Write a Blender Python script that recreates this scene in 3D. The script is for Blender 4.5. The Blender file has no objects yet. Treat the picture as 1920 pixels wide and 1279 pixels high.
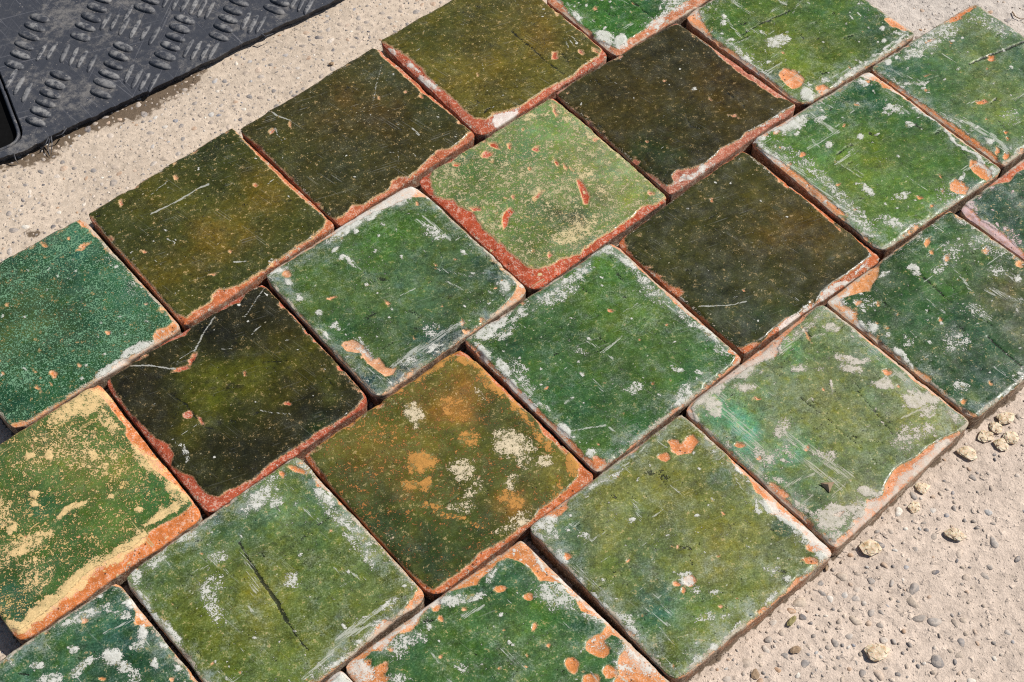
import bpy, math, random
import numpy as np
from mathutils import Matrix, Vector

# ------------------------------------------------------------------ camera, sky, sun, exposure
scene = bpy.context.scene
FPX, PITCH, ROLL = 2537.9, math.radians(55.054), math.radians(-2.892)
TOP = 0.016                         # usual thickness of a tile (m)
CAM_Z = 0.14 / 0.172653 + TOP       # tiles are 14 cm square
cp, sp = math.cos(PITCH), math.sin(PITCH)
cr, sr = math.cos(ROLL), math.sin(ROLL)
RIGHT, UP, FWD = Vector((1, 0, 0)), Vector((0, sp, cp)), Vector((0, cp, -sp))
CX, CY = RIGHT * cr + UP * sr, RIGHT * -sr + UP * cr
cam_data = bpy.data.cameras.new('camera')
cam = bpy.data.objects.new('camera', cam_data)
scene.collection.objects.link(cam)
cam.matrix_world = Matrix(((CX.x, CY.x, -FWD.x, 0), (CX.y, CY.y, -FWD.y, 0),
                           (CX.z, CY.z, -FWD.z, CAM_Z), (0, 0, 0, 1)))
cam_data.sensor_width = 36
cam_data.lens = FPX / 1920 * 36
cam_data.clip_start, cam_data.clip_end = 0.02, 100
scene.camera = cam

SUN_AZ, SUN_EL = math.radians(17), math.radians(48)    # azimuth from +X (picture right) towards +Y
sun_dir = Vector((math.cos(SUN_AZ) * math.cos(SUN_EL), math.sin(SUN_AZ) * math.cos(SUN_EL), math.sin(SUN_EL)))
world = bpy.data.worlds.new('World')
scene.world = world
world.use_nodes = True
wn, wl = world.node_tree.nodes, world.node_tree.links
sky = wn.new('ShaderNodeTexSky')
sky.sky_type = 'NISHITA'
sky.sun_disc = False
sky.sun_elevation = SUN_EL
sky.sun_rotation = math.pi / 2 - SUN_AZ
wl.new(sky.outputs[0], wn['Background'].inputs[0])
wn['Background'].inputs[1].default_value = 0.055
sl = bpy.data.lights.new('sun', 'SUN')
sl.energy, sl.angle, sl.color = 4.6, math.radians(0.55), (1.0, 0.955, 0.89)
sun = bpy.data.objects.new('sun', sl)
scene.collection.objects.link(sun)
sun.location = sun_dir * 5
sun.rotation_euler = sun_dir.to_track_quat('Z', 'Y').to_euler()
scene.view_settings.view_transform = 'Standard'
scene.view_settings.look = 'None'
scene.view_settings.gamma = 1.0
scene.view_settings.use_curve_mapping = False
scene.view_settings.exposure = 0.18
scene.cycles.use_denoising = False        # keeps the fine grain of the surfaces
scene.cycles.filter_width = 1.15
scene.cycles.max_bounces = 5
scene.cycles.diffuse_bounces = 3
scene.cycles.glossy_bounces = 2

# ------------------------------------------------------------------ helpers
rng = np.random.default_rng(7)
random.seed(7)
REG = {0: (0, 0, 1.0)}
for k in range(9):
    REG[k + 1] = ((0, 610, 1220)[k % 3], (0, 406, 813)[k // 3], 700 / 1920)


def pt(r, x, y):
    """photo pixel from a point noted in an enlarged region of the photo"""
    ox, oy, s = REG[r]
    return ox + x * s, oy + y * s


def unproj(px, py, z):
    """photo pixel -> point on the horizontal plane at height z"""
    x, y = (np.asarray(px, float) - 960) / FPX, -(np.asarray(py, float) - 639.5) / FPX
    x, y = cr * x - sr * y, sr * x + cr * y
    t = -(CAM_Z - z) / (-sp + y * cp)
    return np.stack([x * t, (cp + y * sp) * t], -1)


def project(X, Y, Z):
    dz = Z - CAM_Z
    f = Y * cp - dz * sp
    u, r = Y * sp + dz * cp, X
    x, y = (r * cr + u * sr) / f, (-r * sr + u * cr) / f
    return 960 + x * FPX, 639.5 - y * FPX


def lin(c, k=1.0):
    c = np.asarray(c, float) / 255
    return np.where(c <= 0.04045, c / 12.92, ((c + 0.055) / 1.055) ** 2.4) * k


def _h(ix, iy, s):
    v = np.sin(ix * 127.1 + iy * 311.7 + s * 74.7) * 43758.5453
    return v - np.floor(v)


def vnoise(x, y, s=0):
    ix, iy = np.floor(x), np.floor(y)
    fx, fy = x - ix, y - iy
    fx, fy = fx * fx * (3 - 2 * fx), fy * fy * (3 - 2 * fy)
    a, b = _h(ix, iy, s), _h(ix + 1, iy, s)
    c, d = _h(ix, iy + 1, s), _h(ix + 1, iy + 1, s)
    return (a + (b - a) * fx) * (1 - fy) + (c + (d - c) * fx) * fy


def fbm(x, y, scale, octv=4, s=0):
    """about -1..1"""
    t, a, n = 0, 1, 0
    for o in range(octv):
        t = t + a * (vnoise(x * scale * 2 ** o + 13.7 * o, y * scale * 2 ** o + 7.3 * o, s + o) - 0.5)
        n += a
        a *= 0.55
    return t / n * 2.6


def sstep(a, b, x):
    t = np.clip((x - a) / (b - a), 0, 1)
    return t * t * (3 - 2 * t)


def seg_dist(X, Y, pts):
    d = np.full(X.shape, 1e9)
    for (ax, ay), (bx, by) in zip(pts[:-1], pts[1:]):
        vx, vy = bx - ax, by - ay
        t = np.clip(((X - ax) * vx + (Y - ay) * vy) / (vx * vx + vy * vy + 1e-9), 0, 1)
        d = np.minimum(d, np.hypot(X - ax - t * vx, Y - ay - t * vy))
    return d


def poly_sd(X, Y, pts):
    """positive inside"""
    d = seg_dist(X, Y, pts + pts[:1])
    ins = np.zeros(X.shape, bool)
    for (ax, ay), (bx, by) in zip(pts, pts[1:] + pts[:1]):
        if ay == by:
            continue
        c = ((ay > Y) != (by > Y)) & (X < (bx - ax) * (Y - ay) / (by - ay) + ax)
        ins ^= c
    return np.where(ins, d, -d)


def ell(X, Y, cx, cy, rx, ry, ang):
    """signed distance-like field, positive inside, in pixels"""
    a = math.radians(ang)
    dx, dy = X - cx, Y - cy
    u, v = (dx * math.cos(a) + dy * math.sin(a)) / rx, (-dx * math.sin(a) + dy * math.cos(a)) / ry
    return (1 - np.hypot(u, v)) * min(rx, ry)


def link(o):
    scene.collection.objects.link(o)
    return o


def empty(name, loc, label, cat, group=None):
    o = link(bpy.data.objects.new(name, None))
    o.empty_display_size = 0.01
    o.location = loc
    o['label'], o['category'] = label, cat
    if group:
        o['group'] = group
    return o


def np_mesh(name, V, quads, mat, attrs=None, normals=None, extra=None):
    """quads: (n,4) int array; extra: list of further polygons"""
    me = bpy.data.meshes.new(name)
    extra = extra or []
    nl = quads.size + sum(len(e) for e in extra)
    me.vertices.add(len(V))
    me.vertices.foreach_set('co', np.ascontiguousarray(V, np.float32).ravel())
    me.loops.add(nl)
    li = quads.ravel().astype(np.int32)
    if extra:
        li = np.concatenate([li] + [np.asarray(e, np.int32) for e in extra])
    me.loops.foreach_set('vertex_index', li)
    me.polygons.add(len(quads) + len(extra))
    st = np.arange(len(quads), dtype=np.int32) * 4
    if extra:
        st = np.concatenate([st, quads.size + np.cumsum([0] + [len(e) for e in extra[:-1]])]).astype(np.int32)
    me.polygons.foreach_set('loop_start', st)
    me.update(calc_edges=True)
    me.validate()
    me.polygons.foreach_set('use_smooth', np.ones(len(me.polygons), bool))
    for k, a in (attrs or {}).items():
        a = np.asarray(a, np.float32)
        if a.ndim == 1:
            at = me.attributes.new(k, 'FLOAT', 'POINT')
            at.data.foreach_set('value', a)
        else:
            at = me.attributes.new(k, 'FLOAT_VECTOR', 'POINT')
            at.data.foreach_set('vector', a.ravel())
    if normals is not None:
        me.normals_split_custom_set_from_vertices(normals.tolist())
    me.materials.append(mat)
    return me


def obj(name, me, parent=None, loc=None):
    o = link(bpy.data.objects.new(name, me))
    if parent:
        o.parent = parent
    if loc is not None:
        o.location = loc
    return o


class NT:
    """small node-building helper"""
    def __init__(self, name):
        self.m = bpy.data.materials.new(name)
        self.m.use_nodes = True
        self.n, self.l = self.m.node_tree.nodes, self.m.node_tree.links
        self.b = self.n['Principled BSDF']

    def put(self, sock, v):
        if isinstance(v, bpy.types.NodeSocket):
            self.l.new(v, sock)
        elif v is not None:
            if hasattr(sock.default_value, '__len__') and len(sock.default_value) == 4 and len(v) == 3:
                v = (*v, 1)
            sock.default_value = v

    def math(self, op, a, b=None, c=None, clamp=False):
        n = self.n.new('ShaderNodeMath')
        n.operation, n.use_clamp = op, clamp
        for i, v in enumerate((a, b, c)):
            if v is not None:
                self.put(n.inputs[i], v)
        return n.outputs[0]

    def step(self, v, lo, hi):
        n = self.n.new('ShaderNodeMapRange')
        n.interpolation_type = 'SMOOTHSTEP'
        self.put(n.inputs[0], v)
        self.put(n.inputs[1], lo)
        self.put(n.inputs[2], hi)
        return n.outputs[0]

    def remap(self, v, lo, hi, a, b):
        n = self.n.new('ShaderNodeMapRange')
        for i, q in enumerate((v, lo, hi, a, b)):
            self.put(n.inputs[i], q)
        return n.outputs[0]

    def mix(self, f, a, b, mode='MIX'):
        n = self.n.new('ShaderNodeMix')
        n.data_type, n.blend_type = 'RGBA', mode
        self.put(n.inputs[0], f)
        self.put(n.inputs[6], a)
        self.put(n.inputs[7], b)
        return n.outputs[2]

    def noise(self, vec, scale, detail=4, rough=0.55, dist=0.0):
        n = self.n.new('ShaderNodeTexNoise')
        self.put(n.inputs['Vector'], vec)
        n.inputs['Scale'].default_value = scale
        n.inputs['Detail'].default_value = detail
        n.inputs['Roughness'].default_value = rough
        n.inputs['Distortion'].default_value = dist
        return n.outputs[0]

    def voro(self, vec, scale, feature='F1', rand=1.0):
        n = self.n.new('ShaderNodeTexVoronoi')
        n.feature = feature
        self.put(n.inputs['Vector'], vec)
        n.inputs['Scale'].default_value = scale
        n.inputs['Randomness'].default_value = rand
        return n

    def attr(self, name):
        n = self.n.new('ShaderNodeAttribute')
        n.attribute_name = name
        return n

    def sep(self, v):
        n = self.n.new('ShaderNodeSeparateXYZ')
        self.put(n.inputs[0], v)
        return n.outputs

    def mapping(self, vec, rot=(0, 0, 0), scale=(1, 1, 1)):
        n = self.n.new('ShaderNodeMapping')
        n.vector_type = 'TEXTURE'                # turn first, then stretch
        self.put(n.inputs['Vector'], vec)
        n.inputs['Rotation'].default_value = rot
        n.inputs['Scale'].default_value = [1 / q for q in scale]
        return n.outputs[0]

    def pos(self):
        return self.n.new('ShaderNodeNewGeometry').outputs['Position']

    def bump(self, h, dist, strength=1.0, normal=None):
        n = self.n.new('ShaderNodeBump')
        self.put(n.inputs['Height'], h)
        n.inputs['Distance'].default_value = dist
        n.inputs['Strength'].default_value = strength
        if normal is not None:
            self.put(n.inputs['Normal'], normal)
        return n.outputs[0]

    def out(self, color=None, rough=None, normal=None, **kw):
        self.put(self.b.inputs['Base Color'], color)
        self.put(self.b.inputs['Roughness'], rough)
        if normal is not None:
            self.put(self.b.inputs['Normal'], normal)
        for k, v in kw.items():
            self.put(self.b.inputs[k.replace('_', ' ')], v)
        return self.m


def tile_material():
    t = NT('glazed_terracotta')
    p = t.pos()
    gc, cc, lc = (t.attr(k).outputs['Color'] for k in ('gcol', 'ccol', 'lcol'))
    fa, fb = t.sep(t.attr('fa').outputs['Vector']), t.sep(t.attr('fb').outputs['Vector'])
    bare, lime, scr = fa
    crack, speck, rimk = fb
    n_big = t.noise(p, 45, 3, 0.6)
    n_mid = t.noise(p, 230, 4, 0.62)
    n_fine = t.noise(p, 950, 3, 0.62)
    n_grain = t.noise(p, 2000, 1, 0.6)
    # ---- glaze colour: cloudy, mottled, with pits
    cl = t.math('ADD', t.math('MULTIPLY', n_big, 0.6), t.math('ADD', t.math('MULTIPLY', n_mid, 0.8), t.math('MULTIPLY', n_fine, 0.9)))
    cl = t.remap(cl, 0.80, 1.50, 0.26, 1.68)
    g = t.mix(1.0, gc, t.n.new('ShaderNodeCombineColor').outputs[0], 'MULTIPLY')
    comb = g.node.inputs[7].links[0].from_node
    for i in range(3):
        t.put(comb.inputs[i], cl)
    n_hue = t.noise(p, 150, 3, 0.6)
    brush = t.noise(t.mapping(p, (0, 0, math.radians(33)), (26, 230, 26)), 1.0, 3, 0.65)
    bk = t.remap(brush, 0.3, 0.7, 0.88, 1.12)
    combb = t.n.new('ShaderNodeCombineColor')
    for i in range(3):
        t.put(combb.inputs[i], bk)
    g = t.mix(1.0, g, combb.outputs[0], 'MULTIPLY')
    n_cl = t.noise(p, 62, 5, 0.68)
    hk = t.attr('hk').outputs['Fac']
    hz = t.step(t.math('ADD', t.math('ADD', n_cl, t.math('MULTIPLY', hk, 0.16)), t.math('ADD', t.math('MULTIPLY', t.math('SUBTRACT', brush, 0.5), 0.3), t.math('MULTIPLY', t.math('SUBTRACT', n_fine, 0.5), 0.7))), 0.58, 0.92)
    g = t.mix(t.math('MULTIPLY', hz, t.math('MULTIPLY', hk, 0.44)), g, (0.30, 0.345, 0.30))
    g = t.mix(t.math('MULTIPLY', t.step(n_hue, 0.5, 0.68), 0.85), g, t.mix(1.0, g, (1.1, 1.0, 0.5), 'MULTIPLY'))
    g = t.mix(t.math('MULTIPLY', t.step(n_hue, 0.48, 0.3), 0.8), g, t.mix(1.0, g, (0.92, 1.0, 1.35), 'MULTIPLY'))
    veil = t.step(t.math('ADD', t.math('MULTIPLY', n_fine, 0.9), t.math('MULTIPLY', n_mid, 0.6)), 0.74, 1.05)
    g = t.mix(t.math('MULTIPLY', veil, t.math('MULTIPLY', hk, 0.2)), g, (0.40, 0.42, 0.34))
    fleck = t.step(t.math('ADD', n_grain, t.math('MULTIPLY', n_fine, 0.7)), 0.98, 1.1)
    clus = t.step(n_cl, 0.44, 0.64)
    g = t.mix(t.math('MULTIPLY', t.math('MULTIPLY', fleck, clus), t.math('MULTIPLY', speck, t.remap(hk, 0.1, 0.6, 0.38, 0.6))), g, t.mix(hk, (0.50, 0.45, 0.27), (0.50, 0.55, 0.47)))
    dfleck = t.step(t.math('ADD', n_grain, t.math('MULTIPLY', n_fine, 0.7)), 0.74, 0.6)
    g = t.mix(t.math('MULTIPLY', dfleck, 0.3), g, t.mix(1.0, g, (0.25, 0.3, 0.2), 'MULTIPLY'))
    pit = t.voro(p, 330)
    pitm = t.math('MULTIPLY', t.step(pit.outputs['Distance'], 0.24, 0.12), t.math('GREATER_THAN', t.sep(pit.outputs['Color'])[1], 0.86))
    g = t.mix(t.math('MULTIPLY', pitm, 0.75), g, t.mix(0.8, g, (0.01, 0.012, 0.006)))
    # ---- clay
    ck = t.remap(t.math('ADD', n_mid, t.math('MULTIPLY', n_grain, 0.6)), 0.5, 1.1, 0.62, 1.35)
    comb2 = t.n.new('ShaderNodeCombineColor')
    for i in range(3):
        t.put(comb2.inputs[i], ck)
    c = t.mix(1.0, cc, comb2.outputs[0], 'MULTIPLY')
    pore = pit
    porem = t.math('MULTIPLY', t.step(pore.outputs['Distance'], 0.3, 0.15), t.math('GREATER_THAN', t.sep(pore.outputs['Color'])[0], 0.8))
    c = t.mix(t.math('MULTIPLY', porem, 0.7), c, (0.05, 0.018, 0.008))
    c = t.mix(t.math('MULTIPLY', t.step(t.math('ADD', n_fine, t.math('MULTIPLY', n_mid, 0.8)), 0.9, 1.08), 0.5), c, (0.66, 0.53, 0.42))
    # ---- masks, broken up finely
    jit = t.math('ADD', t.math('MULTIPLY', t.math('SUBTRACT', n_mid, 0.5), 3.0), t.math('MULTIPLY', t.math('SUBTRACT', n_fine, 0.5), 2.0))
    bj = t.math('ADD', bare, jit)
    m_bare = t.step(bj, -0.12, 0.14)
    m_rim = t.math('MULTIPLY', t.math('SUBTRACT', t.step(bj, -0.55, -0.1), t.step(bj, 0.35, 0.75)), rimk)
    fw = t.attr('fw').outputs['Fac']
    thr = t.math('ADD', t.math('MULTIPLY', t.math('SUBTRACT', n_mid, 0.5), t.remap(fw, 0, 1, 2.3, 0.5)), t.math('MULTIPLY', t.math('SUBTRACT', n_fine, 0.5), t.remap(fw, 0, 1, 1.9, 3.0)))
    thr = t.math('ADD', thr, 0.5)
    m_lime = t.step(t.math('SUBTRACT', lime, thr), -0.03, 0.15)
    st = t.mapping(p, (0, 0, math.radians(-50)), (70, 1100, 70))
    n_st = t.noise(st, 1.0, 3, 0.6)
    thr2 = t.math('ADD', t.math('MULTIPLY', t.math('SUBTRACT', n_st, 0.5), 2.6), 0.5)
    m_scr = t.step(t.math('SUBTRACT', scr, t.math('ADD', t.math('MULTIPLY', thr2, 0.7), t.math('MULTIPLY', thr, 0.3))), -0.04, 0.1)
    st_u = t.mapping(p, (0, 0, math.radians(37)), (70, 1100, 70))
    thr3 = t.math('ADD', t.math('MULTIPLY', t.math('SUBTRACT', t.noise(st_u, 1.0, 3, 0.6), 0.5), 2.6), 0.5)
    m_scr2 = t.step(t.math('SUBTRACT', t.attr('sc2').outputs['Fac'], t.math('ADD', t.math('MULTIPLY', thr3, 0.7), t.math('MULTIPLY', thr, 0.3))), -0.04, 0.1)
    m_scr = t.math('MAXIMUM', m_scr, m_scr2)
    sv = t.voro(t.mapping(p, (0, 0, 0.7), (1, 1.6, 1)), 230)
    svc = t.sep(sv.outputs['Color'])
    m_sp = t.math('MULTIPLY', t.step(sv.outputs['Distance'], t.math('ADD', t.math('MULTIPLY', t.math('MULTIPLY', svc[1], svc[1]), 0.22), 0.07), 0.03),
                  t.math('LESS_THAN', svc[0], t.math('MULTIPLY', speck, 0.5)))
    # fine hairline scratches in two directions
    hs = []
    for a, sc in ((0.35, 150), (-0.75, 170)):
        h = t.noise(t.mapping(p, (0, 0, a), (14, sc * 8, 14)), 1.0, 1, 0.5)
        gate = t.noise(p, 70 + 20 * a, 1, 0.5)
        hs.append(t.math('MULTIPLY', t.step(h, 0.64, 0.71), t.step(gate, 0.54, 0.64)))
    m_hair = t.math('MAXIMUM', hs[0], hs[1])
    m_hair = t.math('MULTIPLY', m_hair, t.math('MULTIPLY', speck, 1.0), clamp=True)
    m_crack = t.step(t.math('SUBTRACT', crack, thr), -0.05, 0.2)
    # ---- compose
    g = t.mix(t.math('MULTIPLY', m_hair, 0.34), g, t.mix(0.6, g, lc))
    g = t.mix(t.math('MULTIPLY', m_sp, 0.85), g, t.mix(t.math('ADD', 0.35, t.math('MULTIPLY', svc[2], 0.5)), g, t.mix(hk, (0.64, 0.56, 0.36), (0.62, 0.66, 0.58))))
    g = t.mix(t.math('MULTIPLY', m_crack, 0.88), g, (0.012, 0.014, 0.008))
    col = t.mix(m_bare, g, c)
    col = t.mix(t.math('MULTIPLY', m_rim, 0.8, clamp=True), col, (0.62, 0.42, 0.2))
    lcol = t.mix(t.math('MULTIPLY', t.step(n_fine, 0.62, 0.4), 0.35), lc, t.mix(1.0, lc, (0.55, 0.5, 0.45), 'MULTIPLY'))
    scol = t.mix(0.42, lc, gc)
    col = t.mix(t.math('MULTIPLY', m_scr, 0.75), col, scol)
    col = t.mix(t.math('MULTIPLY', m_lime, t.remap(n_mid, 0.3, 0.65, 0.95, 0.7)), col, lcol)
    matte = t.math('MAXIMUM', m_bare, m_lime)
    matte = t.math('MAXIMUM', matte, t.math('MULTIPLY', m_scr, 0.6))
    rough = t.mix(matte, t.remap(n_cl, 0.35, 0.65, 0.22, 0.5), (0.92, 0.92, 0.92))
    # ---- relief
    h = t.math('MULTIPLY', m_bare, -0.9)
    h = t.math('ADD', h, t.math('MULTIPLY', m_lime, 0.12))
    h = t.math('SUBTRACT', h, t.math('MULTIPLY', m_crack, 0.4))
    h = t.math('SUBTRACT', h, t.math('MULTIPLY', pitm, 0.25))
    h = t.math('SUBTRACT', h, t.math('MULTIPLY', t.math('MULTIPLY', porem, m_bare), 0.4))
    h = t.math('ADD', h, t.math('MULTIPLY', n_mid, 0.2))
    h = t.math('ADD', h, t.math('MULTIPLY', t.math('MULTIPLY', n_fine, t.math('ADD', matte, 0.2)), 0.3))
    nrm = t.bump(h, 0.0009, 0.95)
    return t.out(col, rough, nrm, IOR=1.45, Specular_IOR_Level=0.5)


TILE = tile_material()
CREAM, WHITE, PINKW, MINT = (226, 196, 150), (222, 216, 205), (214, 196, 184), (150, 200, 160)
RED, ORANGE, PEACH = (172, 82, 48), (206, 132, 74), (216, 158, 116)

# ------------------------------------------------------------------ the tiles, noted from the photograph
# q: top face corners left, top, right, bottom in photo pixels (None: outside the picture)
# out: outline of the surviving glaze; col: soft colour clouds; chip/cpoly: bare clay; lime/lpoly: pale deposits
# scr: pale scratches; dark: dark cracks and drag marks
TILES = {}
TILES['A1'] = dict(h=16, q=[None, (150, 404), (338, 611), None], base=(30, 74, 42), clay=ORANGE, hz=.3, mot=0.42, fw=.85, mcol=(118, 164, 128), speck=.25, rim=.8,
    label='teal green speckled tile with a chipped orange corner beside the pale concrete strip',
    out=[(4, -600, 560), (4, 0, 212), (4, 60, 182), (4, 180, 115), (4, 250, 50), (4, 390, 32), (4, 420, 62), (4, 455, 72), (4, 460, 105), (4, 540, 132), (4, 600, 212), (4, 650, 257), (4, 690, 312), (4, 700, 342), (4, 740, 372), (4, 800, 442), (4, 850, 492), (4, 878, 540), (4, 855, 555), (4, 800, 575), (4, 775, 610), (4, 782, 640), (4, 740, 668), (4, 600, 740), (4, 560, 780), (4, 490, 820), (4, 400, 890), (4, 250, 970), (4, 170, 1020), (4, 100, 1048), (4, 60, 1052), (4, 40, 1072), (4, 0, 1075), (4, -600, 1450)],
    col=[(4, 300, 300, 300, (22, 62, 42), .7), (4, 100, 560, 260, (52, 80, 40), .7), (4, 60, 950, 220, (16, 62, 38), .8), (4, 640, 360, 170, (44, 104, 68), .4), (4, 420, 150, 120, (30, 96, 72), .6), (4, 330, 900, 200, (26, 78, 40), .7)],
    chip=[(4, 270, 808, 20, 14, 0), (4, 550, 595, 14, 10, 0), (4, 220, 145, 13, 7, 10), (4, 120, 160, 9, 8, 0), (4, 196, 890, 13, 9, 0), (4, 430, 155, 40, 8, -30)],
    scr=[(4, [(455, 85), (400, 130), (350, 165)], 9, 1), (4, [(330, 182), (250, 235)], 9, .7), (4, [(90, 250), (0, 320)], 5, .6)],
    lime=[(4, 660, 360, 260, 190, 40, .42), (4, 640, 560, 130, 130, 0, .42), (4, 690, 690, 120, 26, -33, .95), (4, 560, 780, 90, 22, -35, .95), (4, 500, 840, 40, 14, -40, .9)])
TILES['A2'] = dict(h=17, q=[(161, 400), (436, 236), (627, 417), (341, 608)], base=(64, 64, 28), clay=(186, 104, 60), speck=.62, rim=.9,
    label='olive glazed tile with one long straight pale scratch across it',
    out=[(0, 167, 402), (0, 180, 386), (0, 230, 353), (0, 300, 312), (0, 370, 270), (0, 420, 243), (0, 437, 241), (0, 445, 252), (0, 470, 280), (0, 500, 312), (0, 540, 350), (0, 575, 383), (0, 603, 403), (0, 610, 410), (0, 605, 425), (0, 585, 442), (0, 565, 454), (4, 1420, 222), (4, 1250, 335), (4, 1190, 362), (4, 1120, 370), (4, 1090, 400), (4, 1080, 430), (4, 1000, 480), (4, 960, 510), (4, 920, 500), (4, 860, 440), (4, 780, 340), (4, 700, 250), (4, 600, 150), (4, 540, 80), (4, 480, 0)],
    col=[(1, 1370, 980, 150, (112, 86, 24), .8), (1, 800, 1000, 170, (94, 82, 30), .6), (4, 1130, 110, 150, (118, 88, 30), .8), (4, 800, 320, 160, (104, 86, 34), .7), (4, 1000, 260, 140, (96, 78, 24), .6), (1, 1080, 800, 190, (48, 52, 22), .8), (1, 640, 1130, 160, (52, 54, 26), .7), (4, 800, 100, 150, (48, 46, 24), .7), (4, 1250, 250, 120, (48, 56, 24), .6), (1, 1500, 1120, 140, (62, 62, 30), .5)],
    chip=[(4, 742, 183, 15, 9, 20), (4, 1185, 190, 10, 8, 0), (1, 910, 910, 12, 9, 0), (4, 1090, 300, 18, 6, -10), (1, 1165, 675, 8, 7, 0), (1, 1308, 950, 10, 12, 0), (1, 620, 1040, 10, 16, 0)],
    scr=[(1, [(780, 1102), (900, 1040), (985, 988), (1070, 950)], 9, .95), (1, [(765, 1015), (865, 930)], 7, .7), (1, [(940, 800), (1040, 740), (1140, 690)], 6, .6), (4, [(1200, 240), (1270, 234)], 9, .8), (4, [(860, 115), (900, 135)], 7, .7), (1, [(1370, 960), (1410, 920)], 6, .7)])
TILES['A3'] = dict(h=17, q=[(446, 242), (704, 83), (889, 247), (629, 418)], base=(62, 55, 26), clay=(178, 96, 60), speck=.72, rim=.8,
    label='dark olive tile with a scalloped red chipped edge and a small ring-shaped scar',
    out=[(1, 1232, 665), (1, 1260, 620), (1, 1340, 570), (1, 1420, 520), (1, 1540, 455), (1, 1640, 385), (1, 1800, 290), (2, 200, 245), (2, 255, 250), (2, 300, 300), (2, 400, 390), (2, 500, 480), (2, 600, 560), (2, 660, 600), (2, 735, 650), (2, 745, 672), (2, 690, 725), (2, 650, 755), (2, 580, 768), (2, 520, 820), (2, 480, 868), (2, 430, 903), (2, 380, 900), (2, 342, 925), (2, 328, 970), (2, 250, 1008), (2, 200, 1045), (2, 140, 1050), (2, 100, 1098), (2, 60, 1120), (1, 1700, 1105), (1, 1640, 1060), (1, 1570, 985), (1, 1500, 905), (1, 1420, 825), (1, 1350, 755), (1, 1290, 705)],
    col=[(2, 100, 500, 80, (104, 76, 44), .5), (2, 300, 320, 120, (74, 76, 64), .6), (2, 300, 600, 160, (68, 50, 22), .8), (2, 120, 830, 170, (52, 54, 40), .7), (2, 560, 560, 110, (44, 52, 26), .8), (1, 1420, 740, 150, (66, 66, 34), .6), (2, 60, 620, 120, (84, 66, 40), .6), (2, 600, 680, 110, (70, 62, 26), .6), (1, 1650, 900, 140, (52, 52, 28), .6)],
    chip=[(1, 1405, 668, 20, 12, -50), (2, 412, 470, 11, 8, 0), (2, 282, 495, 8, 8, 0), (2, 492, 492, 8, 8, 0), (1, 1495, 645, 8, 12, 0)],
    scr=[(1, [(1365, 560), (1440, 600), (1500, 625)], 8, .8), (2, [(290, 345), (265, 440), (250, 520)], 8, .7), (2, [(450, 660), (490, 690)], 14, .85), (2, [(375, 770), (380, 900)], 6, .6), (1, [(1390, 680), (1420, 655), (1430, 690), (1460, 735)], 7, .9), (2, [(700, 810), (730, 800)], 5, .5)])
TILES['A4'] = dict(h=17.5, q=[(708, 76), None, (1146, 104), (901, 257)], base=(92, 82, 36), clay=(178, 88, 58), speck=.6, rim=1.0,
    label='golden brown olive tile with a white mortar crust at its bare red corner',
    out=[(2, 285, 200), (2, 390, 128), (2, 550, 30), (2, 780, -110), (2, 900, -180), (2, 1100, -30), (2, 1200, 62), (2, 1290, 150), (2, 1370, 205), (2, 1410, 250), (2, 1400, 285), (2, 1370, 300), (2, 1300, 348), (2, 1270, 380), (2, 1200, 420), (2, 1130, 450), (2, 1060, 500), (2, 1000, 538), (2, 940, 558), (2, 860, 572), (2, 825, 605), (2, 765, 600), (2, 725, 565), (2, 660, 500), (2, 600, 450), (2, 560, 420), (2, 500, 350), (2, 430, 290), (2, 360, 245)],
    col=[(2, 800, 340, 220, (112, 88, 34), .8), (2, 1100, 215, 110, (126, 90, 36), .9), (2, 640, 160, 200, (66, 66, 28), .8), (2, 900, 90, 170, (64, 60, 32), .6), (2, 1010, 320, 150, (82, 78, 26), .6), (2, 1280, 250, 110, (64, 64, 30), .8), (2, 480, 200, 150, (60, 62, 28), .7), (2, 830, 520, 140, (84, 78, 34), .6), (2, 1050, 20, 120, (96, 76, 36), .6)],
    chip=[(2, 1182, 282, 17, 22, 25), (2, 1315, 272, 16, 10, 0), (2, 787, 380, 9, 9, 0), (2, 1395, 262, 30, 10, 40)],
    lpoly=[(2, [(868, 585), (930, 572), (1000, 566), (980, 595), (940, 625), (905, 640), (872, 655), (852, 625)])],
    lime=[(2, 345, 262, 22, 14, 45, .9), (2, 440, 330, 40, 14, 40, .85), (2, 525, 410, 50, 18, 50, .95), (2, 570, 450, 30, 12, 40, .8), (2, 900, 610, 90, 24, -25, .6)],
    scr=[(2, [(1225, 195), (1250, 245)], 6, .8), (2, [(1245, 185), (1275, 235)], 6, .8), (2, [(1265, 185), (1290, 222)], 6, .8), (2, [(770, 545), (800, 520)], 8, .6), (2, [(805, 300), (815, 360)], 6, .6)],
    dark=[(2, [(960, 165), (1060, 250), (1140, 320), (1225, 380)], 14, .62)])
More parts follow.
